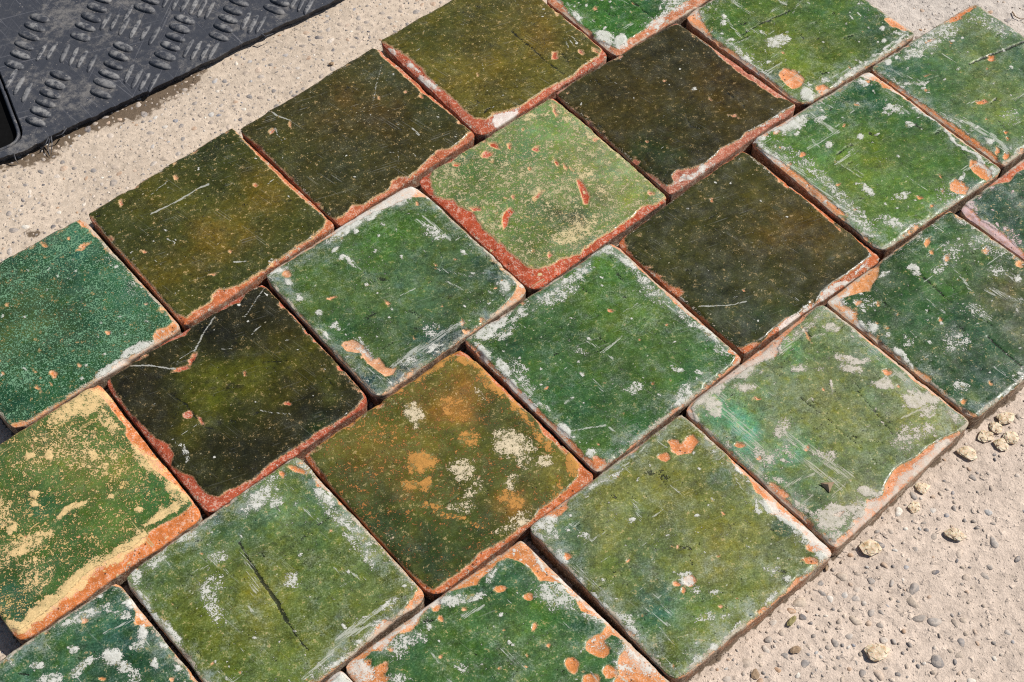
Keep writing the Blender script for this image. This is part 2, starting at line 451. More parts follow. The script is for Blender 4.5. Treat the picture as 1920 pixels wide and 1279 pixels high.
TILES['A5'] = dict(h=17, q=[(1021, -4), None, None, (1151, 103)], base=(52, 104, 32), clay=(190, 116, 76), speck=.45, rim=.5,
    label='bright green tile with white crusted edges between the golden olive and yellow-green tiles',
    out=[(2, 1150, -60), (2, 1225, 0), (2, 1262, 62), (2, 1312, 112), (2, 1378, 162), (2, 1398, 195), (2, 1470, 225), (2, 1500, 240), (2, 1560, 195), (2, 1640, 150), (2, 1690, 100), (2, 1800, 35), (2, 1920, -40), (2, 2000, -300), (2, 1500, -400)],
    col=[(2, 1560, 60, 160, (44, 96, 28), .6), (2, 1700, 40, 120, (46, 92, 50), .6), (2, 1320, 40, 100, (64, 110, 48), .6)],
    chip=[(2, 1397, 50, 10, 8, 0)], dark=[(2, [(1570, 0), (1690, 95)], 9, .7)],
    lime=[(2, 1435, 190, 46, 34, 40, 1.1), (2, 1525, 222, 34, 30, -40, 1.1), (2, 1690, 110, 60, 30, -30, .75), (2, 1800, 40, 80, 36, -30, .7), (2, 1300, 90, 30, 14, 45, .8), (2, 1750, 0, 50, 22, -30, .6)])
TILES['B0'] = dict(h=16.5, q=[None, (185, 716), (380, 963), (30, 1203)], base=(54, 88, 38), hz=.3, dil=.6, el=.1, clay=(202, 118, 58), mot=.34, fw=.35, mcol=(220, 188, 124), speck=.3, rim=.5, lc=(230, 198, 142),
    label='green tile worn through to a mottled yellow slip with a cream gash',
    out=[(4, -500, 1500), (4, 0, 1150), (4, 100, 1075), (4, 200, 1000), (4, 300, 935), (4, 400, 880), (4, 440, 885), (4, 520, 930), (4, 560, 980), (4, 600, 1030), (4, 640, 1080), (4, 645, 1130), (4, 680, 1180), (4, 720, 1230), (7, 700, 90), (7, 740, 120), (7, 790, 190), (7, 850, 230), (7, 900, 285), (7, 960, 320), (7, 985, 360), (7, 940, 400), (7, 870, 442), (7, 800, 482), (7, 700, 562), (7, 600, 622), (7, 480, 685), (7, 400, 755), (7, 330, 835), (7, 250, 895), (7, 180, 945), (7, 100, 1005), (7, 40, 1000), (7, 10, 960), (7, -300, 500)],
    col=[(7, 300, 150, 260, (92, 112, 50), .6), (7, 250, 380, 160, (36, 82, 44), .7), (7, 800, 250, 140, (56, 110, 56), .7), (7, 60, 900, 160, (40, 86, 60), .8), (7, 600, 450, 200, (60, 96, 40), .6), (7, 560, 160, 140, (84, 108, 44), .6), (7, 300, 700, 200, (52, 92, 44), .6)],
    chip=[(4, 470, 888, 12, 7, 0)],
    lime=[(4, 430, 960, 150, 60, -10, .85), (4, 350, 1000, 130, 40, -35, .75), (4, 560, 1060, 90, 40, 55, .7), (7, 760, 150, 120, 34, 45, .75), (7, 920, 300, 90, 40, 45, .8), (7, 860, 420, 120, 24, -30, .95), (7, 640, 590, 160, 30, -33, .95), (7, 400, 740, 160, 36, -40, 1), (7, 220, 900, 120, 30, -40, 1), (7, 80, 990, 80, 30, 10, .9),
          (7, 385, 390, 100, 16, -33, 1.1), (7, 172, 305, 22, 18, 0, 1.05), (7, 180, 360, 14, 18, 0, 1), (7, 145, 120, 26, 14, 10, 1), (7, 250, 112, 20, 24, 0, 1), (7, 570, 322, 15, 14, 0, 1), (7, 710, 390, 24, 14, 0, 1), (7, 150, 560, 160, 40, -35, .75), (7, 20, 400, 60, 90, 0, .62), (7, 180, 720, 90, 110, 0, .55), (7, 480, 110, 30, 30, 0, .9), (7, 60, 480, 40, 24, -40, .95), (4, 200, 1240, 160, 90, -30, .5), (4, 480, 1220, 200, 120, 20, .55), (7, 350, 60, 240, 110, 0, .52), (7, 40, 620, 120, 60, -35, .6)])
TILES['B1'] = dict(h=14.5, q=[(191, 716), (490, 532), (689, 749), (386, 961)], base=(40, 36, 14), clay=(176, 82, 52), speck=.32, rim=.45,
    label='nearly black tile with a yellow-green centre, forked crack and red chipped rim',
    out=[(4, 568, 820), (4, 620, 780), (4, 700, 738), (4, 760, 700), (4, 850, 655), (4, 960, 612), (4, 980, 580), (4, 975, 560), (4, 1000, 535), (4, 1040, 510), (4, 1100, 500), (4, 1160, 480), (4, 1190, 460), (4, 1240, 450), (4, 1270, 392), (4, 1330, 362), (4, 1380, 372), (4, 1420, 402), (4, 1450, 452), (4, 1490, 472), (4, 1540, 522), (4, 1600, 602), (4, 1680, 684), (4, 1740, 745), (4, 1800, 802), (4, 1845, 872), (4, 1862, 930), (4, 1840, 962), (4, 1780, 1015), (4, 1700, 1065), (4, 1620, 1105), (4, 1540, 1165), (4, 1450, 1222), (4, 1380, 1270), (7, 1300, 228), (7, 1250, 250), (7, 1180, 283), (7, 1120, 318), (7, 1060, 300), (7, 1020, 250), (7, 1000, 212), (7, 930, 192), (7, 885, 160), (7, 900, 100), (7, 870, 60), (4, 880, 1170), (4, 800, 1130), (4, 730, 1060), (4, 680, 1010), (4, 640, 960), (4, 620, 930), (4, 590, 890)],
    col=[(4, 1120, 880, 190, (94, 94, 20), 1.0), (4, 1300, 820, 150, (84, 80, 16), .9), (4, 960, 850, 110, (70, 70, 24), .7), (4, 1600, 720, 150, (70, 64, 14), .85), (4, 1350, 760, 150, (74, 72, 18), .8), (4, 1500, 880, 130, (62, 56, 12), .8), (4, 1240, 1010, 110, (22, 21, 10), .6), (4, 1640, 1000, 110, (24, 22, 16), .9), (4, 1250, 640, 120, (28, 26, 18), .9), (4, 700, 850, 140, (40, 34, 26), .8), (4, 780, 980, 120, (52, 46, 34), .6), (4, 1050, 570, 100, (24, 22, 18), .9), (4, 1000, 1080, 120, (66, 62, 20), .8), (4, 1700, 860, 90, (58, 58, 16), .7), (7, 1300, 140, 150, (30, 28, 14), .9), (7, 1080, 220, 120, (56, 54, 26), .7), (4, 1650, 1080, 80, (40, 58, 18), .7), (4, 1330, 460, 110, (38, 34, 20), .8), (4, 1450, 620, 90, (52, 46, 16), .7)],
    chip=[(4, 968, 1025, 22, 24, 0), (4, 1030, 1052, 26, 8, 50), (4, 1485, 962, 24, 12, -10), (4, 1262, 800, 9, 14, 0), (4, 930, 778, 46, 12, -14), (4, 985, 730, 40, 13, -62), (4, 1585, 585, 20, 22, 30)],
    scr=[(4, [(665, 765), (780, 768), (900, 780)], 9, .95), (4, [(1000, 690), (1040, 610), (1105, 515)], 10, .9), (4, [(1255, 522), (1300, 450), (1360, 372)], 6, .9), (4, [(1290, 610), (1340, 560)], 6, .7), (4, [(880, 760), (990, 690)], 4, .6), (4, [(1330, 1000), (1500, 1020)], 14, .5), (4, [(1140, 680), (1200, 685)], 5, .7), (4, [(885, 1150), (1010, 1075)], 5, .7), (4, [(1200, 590), (1240, 530)], 5, .5), (4, [(1470, 640), (1560, 600)], 4, .5)],
    dark=[(4, [(840, 880), (900, 930), (960, 970), (1010, 1040), (1060, 1090), (1110, 1095)], 9, .95), (4, [(1540, 700), (1590, 745), (1618, 795)], 6, .9), (4, [(1660, 820), (1720, 880)], 5, .8), (4, [(1350, 745), (1500, 740)], 5, .6)],
    lime=[(7, 940, 90, 60, 14, 45, .5)])
TILES['B2'] = dict(h=17, q=[(497, 516), (775, 343), (993, 543), (708, 744)], base=(66, 96, 50), clay=PEACH, speck=.45, rim=.4,
    label='green tile with a long peach-coloured chip near its corner and a white limed edge',
    out=[(4, 1378, 305), (4, 1450, 258), (4, 1600, 172), (4, 1700, 112), (4, 1850, 22), (2, 110, 1172), (2, 250, 1102), (2, 320, 1080), (2, 400, 1042), (2, 450, 1020), (2, 520, 1025), (2, 600, 1062), (2, 640, 1110), (2, 700, 1172), (2, 760, 1232), (2, 800, 1268), (5, 790, 128), (5, 830, 182), (5, 870, 222), (5, 938, 270), (5, 958, 320), (5, 978, 355), (5, 950, 402), (5, 905, 455), (5, 830, 520), (5, 730, 610), (5, 600, 700), (5, 500, 770), (5, 400, 850), (5, 285, 925), (5, 262, 905), (5, 200, 840), (5, 130, 760), (5, 60, 690), (5, 0, 640), (4, 1640, 600), (4, 1560, 500), (4, 1480, 440), (4, 1400, 350)],
    col=[(5, 300, 80, 150, (66, 112, 34), .55), (2, 450, 1150, 130, (64, 114, 38), .45), (5, 560, 330, 180, (66, 104, 72), .6), (5, 150, 250, 150, (64, 106, 44), .5), (5, 500, 640, 150, (44, 86, 62), .8), (5, 250, 880, 80, (24, 66, 54), .9), (5, 850, 230, 60, (24, 62, 58), .9), (5, 600, 700, 90, (20, 52, 42), .8), (5, 420, 820, 70, (14, 40, 38), .95), (5, 560, 735, 60, (12, 36, 36), .95), (5, 700, 625, 60, (14, 40, 36), .9), (5, 820, 530, 50, (20, 54, 46), .8), (4, 1550, 330, 120, (64, 100, 40), .6), (5, 100, 560, 130, (48, 92, 44), .6)],
    cpoly=[(5, [(80, 660), (105, 640), (140, 632), (190, 660), (240, 720), (250, 735), (275, 722), (298, 745), (310, 770), (362, 778), (350, 812), (310, 820), (260, 788), (212, 748), (180, 700), (110, 692)])],
    chip=[(4, 1470, 290, 26, 20, 0), (5, 30, 425, 20, 10, -15), (5, 320, 447, 16, 8, 30), (5, 702, 540, 8, 22, 10), (5, 805, 532, 12, 10, 0), (5, 670, 228, 9, 7, 0), (5, 880, 375, 7, 7, 0), (5, 725, 588, 20, 12, 0), (2, 470, 1045, 10, 8, 0)],
    lime=[(2, 200, 1100, 200, 26, -27, 1.0), (2, 400, 985, 90, 50, -25, .95), (2, 330, 1020, 120, 32, -28, 1.0), (2, 520, 985, 60, 26, 35, .9), (2, 620, 1080, 70, 12, 45, .8), (4, 1780, 60, 120, 18, -30, .85), (5, 200, 690, 80, 26, 45, .55), (5, 850, 185, 36, 20, 45, .95), (5, 925, 350, 44, 36, -50, .75), (5, 1000, 335, 30, 20, 45, .7), (5, 560, 80, 60, 30, 30, .6), (5, 45, 170, 18, 10, -30, .95), (5, 85, 214, 22, 12, -20, .95), (5, 120, 232, 26, 10, 45, .9), (5, 155, 72, 12, 12, 0, 1), (4, 1420, 275, 40, 16, -20, .95), (4, 1480, 335, 24, 16, 30, .9), (4, 1645, 490, 18, 16, 0, .9), (5, 45, 560, 30, 20, 0, .7), (4, 1540, 430, 46, 14, 45, .6), (4, 1660, 610, 50, 10, 50, .75), (5, 720, 190, 26, 14, 20, .8), (5, 560, 660, 40, 12, -35, .8), (5, 440, 720, 60, 30, -30, .55), (5, 540, 570, 40, 30, 0, .55)],
    scr=[(2, [(500, 1110), (640, 1230)], 22, .55), (5, [(385, 415), (460, 370)], 6, .8), (5, [(350, 760), (470, 690), (600, 600), (700, 545)], 46, .52), (5, [(430, 640), (400, 700)], 7, .5), (5, [(405, 490), (440, 505)], 6, .7), (5, [(470, 20), (620, 110)], 30, .5)],
    dark=[(5, [(275, 320), (300, 322)], 26, .75), (5, [(800, 165), (880, 260)], 26, .5), (2, [(745, 1175), (760, 1190)], 10, .8)])
TILES['B3'] = dict(h=15.5, q=[(777, 336), (1036, 176), (1252, 366), (994, 542)], base=(98, 118, 62), dil=.7, el=.1, clay=(180, 78, 44), hz=.6, mot=.40, fw=.25, mcol=(190, 180, 138), speck=.25, rim=1.2, lc=(214, 196, 150),
    label='pale worn green tile with broad bare red edges and two red gouges',
    out=[(2, 1090, 512), (2, 1135, 505), (2, 1180, 520), (2, 1250, 562), (2, 1320, 622), (2, 1400, 692), (2, 1480, 742), (2, 1530, 792), (2, 1570, 852), (2, 1620, 872), (2, 1680, 932), (2, 1735, 970), (2, 1745, 1010), (2, 1700, 1038), (2, 1620, 1060), (2, 1580, 1100), (2, 1530, 1140), (2, 1450, 1190), (2, 1380, 1230), (2, 1340, 1268), (5, 1330, 140), (5, 1310, 182), (5, 1260, 200), (5, 1200, 212), (5, 1170, 240), (5, 1100, 260), (5, 1050, 255), (5, 1010, 220), (5, 950, 180), (5, 900, 122), (5, 840, 80), (5, 810, 50), (5, 780, 0), (2, 890, 1240), (2, 850, 1180), (2, 830, 1160), (2, 790, 1130), (2, 765, 1085), (2, 740, 1075), (2, 690, 1050), (2, 660, 1020), (2, 600, 1012), (2, 562, 1000), (2, 550, 950), (2, 545, 900), (2, 562, 852), (2, 650, 838), (2, 690, 798), (2, 720, 758), (2, 820, 700), (2, 880, 660), (2, 950, 630), (2, 1000, 570), (2, 1050, 530)],
    col=[(2, 700, 880, 150, (62, 96, 44), .85), (2, 900, 900, 160, (70, 100, 50), .7), (2, 1200, 620, 150, (112, 142, 80), .7), (2, 1450, 860, 150, (132, 146, 92), .7), (2, 1100, 1100, 150, (78, 104, 56), .7), (2, 1250, 1130, 70, (60, 62, 44), .7), (2, 1010, 780, 130, (96, 122, 76), .6), (2, 1600, 980, 110, (112, 134, 60), .6), (5, 960, 60, 110, (84, 108, 48), .7), (5, 1120, 200, 120, (94, 108, 58), .7), (2, 1420, 1010, 70, (70, 72, 56), .5)],
    cpoly=[(2, [(1288, 920), (1312, 918), (1342, 965), (1362, 1012), (1352, 1050), (1332, 1052), (1312, 1000)]), (2, [(905, 1110), (920, 1085), (950, 1068), (972, 1086), (945, 1118), (938, 1160), (915, 1182)]), (2, [(835, 735), (870, 728), (890, 745), (895, 768), (870, 760), (848, 752)]), (2, [(735, 1065), (790, 1060), (802, 1082), (762, 1082)])],
    chip=[(2, 950, 752, 9, 14, 0), (2, 1082, 765, 14, 16, 0), (2, 1095, 1000, 34, 10, -40), (2, 1182, 570, 8, 28, -15), (2, 1178, 838, 10, 22, -20), (2, 1230, 862, 8, 18, -25), (2, 1390, 712, 16, 10, -30), (2, 1055, 875, 9, 10, 0), (2, 965, 1012, 8, 10, 0), (2, 1680, 992, 18, 8, 20), (2, 670, 845, 18, 10, 0), (2, 830, 795, 30, 14, -20), (5, 1155, 200, 10, 16, 0), (5, 1065, 178, 7, 7, 0)],
    lime=[(2, 1040, 610, 50, 20, 10, .75), (2, 1230, 590, 90, 34, 40, .55), (2, 1420, 720, 120, 24, 42, .7), (2, 1500, 800, 60, 24, 50, .62), (2, 1330, 880, 110, 50, 50, .6), (2, 1290, 1180, 150, 40, -25, .7), (2, 1170, 950, 150, 40, -20, .5), (5, 1240, 100, 60, 40, 0, .75), (5, 1300, 20, 50, 30, 0, .6), (2, 1430, 990, 60, 40, 0, .55), (2, 600, 1000, 40, 12, 10, .5)],
    dark=[(2, [(1150, 1170), (1240, 1120), (1320, 1090)], 22, .45), (2, [(1130, 960), (1250, 900)], 14, .4), (2, [(1380, 1030), (1440, 1000)], 14, .5)])
TILES['B4'] = dict(h=18, q=[(1045, 178), (1276, 45), (1499, 198), (1256, 364)], base=(58, 48, 16), clay=(176, 104, 82), speck=.34, rim=.5,
    label='dark brown olive tile with a pinkish chipped side and one red chip at its corner',
    out=[(2, 1205, 490), (2, 1300, 415), (2, 1450, 315), (2, 1600, 232), (2, 1750, 142), (2, 1830, 128), (2, 1900, 162), (3, 260, 192), (3, 350, 282), (3, 450, 372), (3, 560, 442), (3, 650, 502), (3, 735, 522), (3, 745, 535), (3, 700, 558), (3, 640, 598), (3, 560, 645), (3, 490, 676), (3, 470, 705), (3, 420, 736), (3, 370, 758), (3, 330, 798), (3, 280, 838), (3, 220, 858), (3, 145, 868), (3, 112, 900), (3, 120, 940), (3, 95, 950), (3, 40, 905), (2, 1640, 865), (2, 1500, 742), (2, 1400, 645), (2, 1300, 562), (2, 1225, 512)],
    col=[(3, 300, 450, 190, (76, 56, 14), .9), (3, 60, 560, 160, (56, 50, 14), .7), (3, 120, 260, 150, (52, 48, 34), .7), (3, 60, 800, 150, (40, 50, 22), .9), (3, 480, 480, 130, (62, 48, 16), .7), (3, 200, 640, 140, (44, 44, 18), .8), (2, 1500, 480, 140, (64, 52, 18), .7), (2, 1650, 870, 110, (26, 44, 18), .9), (3, 300, 250, 120, (48, 44, 26), .7), (2, 1350, 480, 100, (58, 54, 28), .6), (2, 1750, 300, 120, (44, 42, 22), .6)],
    chip=[(2, 1605, 820, 22, 14, 10), (3, 430, 600, 14, 5, 0), (3, 455, 610, 8, 6, 0), (2, 1668, 727, 10, 7, 0), (2, 1258, 478, 7, 7, 0), (3, 310, 522, 8, 8, 0), (3, 75, 415, 7, 6, 0)],
    lime=[(3, 220, 885, 120, 14, -32, .7), (3, 230, 455, 16, 10, -20, .75), (3, 600, 620, 120, 8, -33, .5)],
    scr=[(3, [(250, 195), (340, 270), (430, 350)], 8, .5), (3, [(540, 400), (600, 450)], 6, .5), (2, [(1555, 110), (1560, 120)], 4, .6), (3, [(70, 610), (110, 545)], 5, .4)],
    dark=[(3, [(190, 600), (215, 650), (260, 660)], 14, .6)])
TILES['B5'] = dict(h=17.5, q=[(1279, 32), None, (1717, 62), (1501, 198)], base=(74, 106, 36), clay=(220, 146, 96), speck=.4, rim=.6,
    label='yellow-green tile with an oval orange chip and a white mortar blob at its corner',
    out=[(3, 255, 60), (3, 270, 20), (3, 330, -60), (3, 700, -330), (3, 1100, -40), (3, 1200, 45), (3, 1280, 92), (3, 1355, 150), (3, 1362, 170), (3, 1300, 215), (3, 1180, 285), (3, 1100, 335), (3, 1000, 405), (3, 920, 465), (3, 880, 490), (3, 830, 510), (3, 770, 520), (3, 720, 490), (3, 650, 430), (3, 560, 360), (3, 480, 300), (3, 420, 252), (3, 325, 190), (3, 285, 130), (3, 262, 90)],
    col=[(3, 700, 270, 220, (92, 118, 36), .8), (3, 1150, 120, 170, (42, 86, 56), .8), (3, 620, 390, 70, (34, 70, 58), .8), (3, 900, 60, 170, (52, 94, 42), .7), (3, 400, 80, 140, (64, 104, 36), .7), (3, 1020, 260, 150, (70, 102, 40), .6), (3, 820, 400, 120, (84, 112, 40), .5), (3, 560, 160, 130, (82, 110, 44), .5)],
    chip=[(3, 716, 405, 62, 44, 30), (3, 1282, 122, 76, 28, 18), (3, 880, 465, 38, 26, 20)],
    lime=[(3, 795, 492, 46, 34, 20, 1.2), (3, 660, 203, 52, 34, 0, .8), (3, 230, 80, 60, 24, 30, .6), (3, 370, 125, 16, 16, 0, .8), (3, 375, 90, 12, 14, 0, .85), (3, 405, 210, 20, 8, 0, .85), (3, 1190, 150, 14, 10, 0, .9), (3, 1200, 210, 12, 14, 0, .9), (3, 1000, 405, 160, 14, -33, .75), (3, 890, 405, 34, 14, -10, .7), (3, 1280, 175, 40, 14, 0, .7), (3, 500, 320, 160, 16, 40, .7), (3, 560, 340, 120, 20, 40, .45), (3, 1240, 235, 110, 10, -33, .8)],
    scr=[(3, [(400, 30), (440, 0)], 8, .6), (3, [(930, 400), (1010, 360)], 20, .55), (3, [(430, 280), (560, 360), (640, 410)], 22, .5), (3, [(615, 300), (630, 270)], 5, .6)],
    dark=[(3, [(460, 180), (560, 130), (640, 90), (720, 50)], 8, .85), (3, [(560, 122), (610, 112)], 8, .7)])
TILES['C0'] = dict(h=15.5, q=[None, (219, 1091), None, None], e_hint=(400, 1312), base=(48, 86, 58), clay=(212, 140, 80), speck=.55, rim=.6,
    label='blue-green tile spattered white with an orange patch, beside the tile with a dark gash',
    out=[(7, -500, 1500), (7, 0, 1155), (7, 200, 1005), (7, 400, 872), (7, 560, 785), (7, 620, 795), (7, 655, 840), (7, 690, 920), (7, 680, 985), (7, 740, 1002), (7, 790, 992), (7, 820, 1030), (7, 850, 1080), (7, 885, 1110), (7, 892, 1150), (7, 940, 1192), (7, 960, 1232), (7, 1000, 1280), (7, 1200, 1550), (7, 600, 1900), (7, -400, 1900)],
    col=[(7, 480, 830, 120, (30, 70, 34), .8), (7, 200, 1050, 170, (50, 92, 50), .6), (7, 600, 1020, 170, (44, 90, 66), .7), (7, 150, 1220, 170, (56, 96, 62), .6), (7, 700, 1240, 120, (36, 76, 48), .7)],
    chip=[(7, 430, 965, 15, 12, 0), (7, 520, 1255, 14, 12, 0), (7, 880, 1265, 12, 9, 0)],
    lime=[(7, 690, 865, 38, 24, 50, .95), (7, 735, 950, 26, 16, 30, .9), (7, 575, 1150, 40, 38, 0, .95), (7, 640, 1200, 40, 22, 20, .85), (7, 440, 930, 110, 26, -30, .72), (7, 350, 970, 40, 14, -40, .8), (7, 740, 1050, 26, 50, 10, .85), (7, 520, 830, 16, 10, 0, .9), (7, 370, 1112, 26, 16, -20, .85), (7, 430, 1190, 70, 24, -25, .8), (7, 260, 1260, 60, 30, -20, .7), (7, 380, 1230, 50, 20, -30, .7), (7, 800, 1190, 30, 20, 60, .8), (7, 640, 930, 50, 24, 20, .62), (7, 60, 1150, 30, 20, 0, .7), (7, 200, 1190, 40, 20, 0, .7), (7, 690, 1260, 40, 40, 0, .6), (7, 835, 1080, 26, 14, 40, .9), (7, 930, 1210, 26, 14, 40, .9), (7, 720, 1100, 40, 24, 0, .7), (7, 560, 880, 40, 24, 0, .6)],
    scr=[(7, [(240, 1080), (280, 1160)], 8, .6), (7, [(420, 870), (520, 800)], 30, .4), (7, [(540, 1020), (680, 960)], 20, .5)])
TILES['C1'] = dict(h=16, q=[(231, 1087), (559, 854), (804, 1119), None], base=(92, 106, 48), clay=(206, 130, 74), speck=.5, rim=.6,
    label='olive green tile with one long dark gash running down its middle',
    out=[(7, 640, 760), (7, 690, 712), (7, 800, 620), (7, 900, 550), (7, 1000, 480), (7, 1060, 440), (7, 1150, 360), (7, 1250, 285), (7, 1350, 212), (7, 1450, 155), (7, 1530, 118), (7, 1580, 160), (7, 1615, 210), (7, 1618, 250), (7, 1660, 290), (7, 1725, 330), (7, 1740, 370), (7, 1790, 382), (7, 1860, 450), (8, 130, 402), (8, 200, 482), (8, 280, 572), (8, 340, 642), (8, 400, 702), (8, 455, 770), (8, 470, 800), (8, 440, 845), (8, 400, 898), (8, 370, 950), (8, 300, 945), (8, 260, 980), (8, 240, 1030), (8, 190, 1088), (8, 130, 1148), (8, 50, 1205), (8, -100, 1300), (8, -350, 1560), (7, 1100, 1400), (7, 1000, 1250), (7, 930, 1135), (7, 860, 1045), (7, 790, 935), (7, 740, 855), (7, 690, 790)],
    col=[(7, 1350, 800, 170, (122, 122, 48), .8), (7, 1000, 950, 190, (92, 104, 34), .7), (7, 1650, 330, 170, (70, 96, 60), .8), (7, 1450, 420, 190, (92, 116, 72), .7), (7, 1150, 480, 150, (66, 94, 62), .7), (7, 850, 720, 150, (74, 94, 54), .7), (7, 1650, 650, 190, (84, 104, 50), .7), (7, 1450, 1050, 190, (104, 114, 48), .7), (8, 300, 800, 120, (88, 104, 54), .6), (7, 1200, 1180, 150, (94, 108, 42), .7), (7, 1000, 760, 120, (88, 100, 44), .6), (7, 1850, 800, 140, (96, 110, 56), .6)],
    chip=[(7, 1460, 210, 18, 16, 0), (7, 1535, 180, 46, 14, 20), (7, 1645, 245, 24, 26, 0), (7, 1000, 470, 26, 8, -30)],
    lime=[(7, 1345, 320, 120, 40, -40, .7), (7, 1420, 350, 50, 30, -30, .62), (7, 1680, 330, 60, 26, 20, .8), (7, 1760, 440, 130, 40, 40, .6), (7, 1850, 530, 100, 30, 50, .6), (7, 1120, 640, 70, 26, -10, .68), (7, 1090, 850, 50, 130, -25, .58), (7, 1090, 770, 60, 60, 0, .5), (7, 750, 860, 90, 30, 60, .75), (7, 830, 960, 80, 26, 55, .7), (7, 900, 1040, 60, 22, 50, .7), (7, 700, 730, 40, 24, 60, .7), (7, 800, 650, 70, 24, -40, .7), (7, 950, 530, 70, 30, -35, .72), (7, 1560, 170, 60, 30, 30, .75), (7, 1230, 300, 90, 18, -35, .7), (7, 1510, 760, 44, 40, 0, .6), (8, 330, 880, 60, 26, -40, .6), (8, 180, 600, 120, 24, 48, .55), (8, 240, 1020, 120, 26, -38, .6), (7, 850, 600, 40, 16, -35, .7), (7, 1700, 290, 30, 12, 40, .8), (8, 60, 1180, 120, 16, -33, .7)],
    scr=[(8, [(60, 1060), (190, 960), (330, 880)], 30, .62), (8, [(20, 1130), (100, 1050)], 22, .55), (7, [(1260, 620), (1320, 800), (1290, 900)], 66, .36), (7, [(1450, 860), (1500, 820)], 30, .35), (7, [(1750, 1060), (1900, 950)], 18, .6), (7, [(1560, 1260), (1720, 1120)], 26, .6), (8, [(80, 790), (160, 740)], 10, .5)],
    dark=[(7, [(1235, 562), (1260, 610), (1300, 680)], 15, .95), (7, [(1300, 680), (1345, 745), (1400, 830)], 24, .98), (7, [(1400, 830), (1440, 890), (1480, 965)], 28, .98), (7, [(1480, 965), (1530, 1040), (1580, 1110)], 13, .9)])
TILES['C2'] = dict(h=14.5, q=[(571, 854), (864, 652), (1110, 889), (809, 1115)], base=(80, 80, 38), clay=(184, 100, 52), mot=.20, fw=.1, mcol=(176, 120, 60), speck=.35, rim=.7, lc=(196, 140, 70),
    label='orange-brown and olive tile blotched with cream and white worn patches',
    out=[(7, 1600, 100), (7, 1680, 25), (5, 200, 1005), (5, 350, 915), (5, 450, 845), (5, 560, 755), (5, 640, 705), (5, 700, 720), (5, 780, 732), (5, 820, 790), (5, 880, 870), (5, 920, 902), (5, 980, 962), (5, 1050, 1005), (5, 1098, 1060), (5, 1120, 1112), (5, 1190, 1172), (5, 1258, 1222), (8, 1225, 62), (8, 1270, 112), (8, 1300, 152), (8, 1300, 210), (8, 1255, 262), (8, 1200, 318), (8, 1170, 340), (8, 1100, 378), (8, 1080, 418), (8, 1000, 475), (8, 930, 532), (8, 880, 562), (8, 800, 605), (8, 760, 642), (8, 700, 698), (8, 640, 732), (8, 590, 780), (8, 555, 790), (8, 480, 728), (8, 410, 678), (8, 330, 590), (8, 250, 500), (8, 180, 430), (8, 100, 340), (8, 0, 210), (7, 1780, 330), (7, 1700, 240), (7, 1640, 160)],
    col=[(8, 300, 420, 210, (44, 54, 28), .95), (8, 550, 640, 220, (36, 50, 28), .95), (8, 760, 560, 150, (44, 58, 30), .8), (5, 660, 960, 150, (150, 94, 42), .7), (8, 200, 60, 150, (116, 96, 48), .7), (8, 500, 60, 150, (112, 98, 46), .6), (8, 850, 440, 150, (62, 68, 32), .8), (5, 560, 850, 120, (104, 92, 50), .6), (8, 120, 250, 130, (64, 64, 32), .8), (8, 960, 330, 90, (150, 96, 48), .6), (5, 850, 1000, 110, (62, 62, 30), .7), (5, 1000, 1130, 120, (86, 82, 38), .6), (8, 700, 560, 120, (58, 66, 34), .7), (8, 1200, 200, 100, (120, 104, 48), .6), (8, 420, 250, 90, (120, 84, 40), .6)],
    lc2=1,
    lime=[(5, 660, 975, 90, 56, 20, .62), (5, 740, 1150, 60, 40, -10, .7), (8, 505, 150, 66, 46, 10, .95), (8, 430, 255, 50, 34, 0, .8), (8, 505, 258, 34, 30, 0, .85), (8, 960, 330, 60, 44, 20, .75), (8, 580, 365, 40, 26, 0, .7), (8, 700, 425, 30, 14, -10, .8), (8, 620, 410, 60, 24, 0, .6), (5, 300, 920, 230, 26, -34, .9), (5, 560, 770, 130, 30, -38, .85), (5, 100, 1080, 130, 26, -34, .85), (5, 740, 740, 70, 28, 20, .85), (5, 850, 850, 100, 28, 50, .8), (5, 1000, 990, 110, 24, 45, .75), (5, 1130, 1140, 90, 26, 50, .75), (8, 1270, 150, 70, 36, 70, .85), (8, 1200, 290, 60, 30, -50, .55), (5, 250, 1100, 180, 70, 0, .40), (8, 520, 365, 20, 20, 0, .8), (8, 790, 470, 60, 18, 20, .5)],
    wlime=[(5, 455, 1000, 58, 40, 30, .92), (5, 480, 1060, 18, 34, 20, .7), (8, 705, 180, 66, 56, -30, .85), (8, 975, 60, 100, 70, 20, .86), (8, 1135, 140, 46, 34, -30, .85), (8, 1030, 130, 60, 60, 0, .6), (8, 710, 365, 70, 30, 10, .7), (8, 970, 250, 40, 40, 0, .55), (5, 790, 910, 60, 30, 50, .55), (8, 960, 480, 90, 36, -25, .72), (8, 770, 270, 50, 60, 30, .5), (8, 740, 310, 24, 30, 0, .6), (8, 330, 520, 30, 40, 20, .4), (8, 1000, 420, 70, 30, -20, .6)],
    dark=[(8, [(540, 410), (700, 310)], 10, .6), (8, [(800, 250), (860, 300)], 8, .5), (5, [(780, 830), (840, 850)], 40, .35), (8, [(330, 500), (350, 580)], 14, .4)])
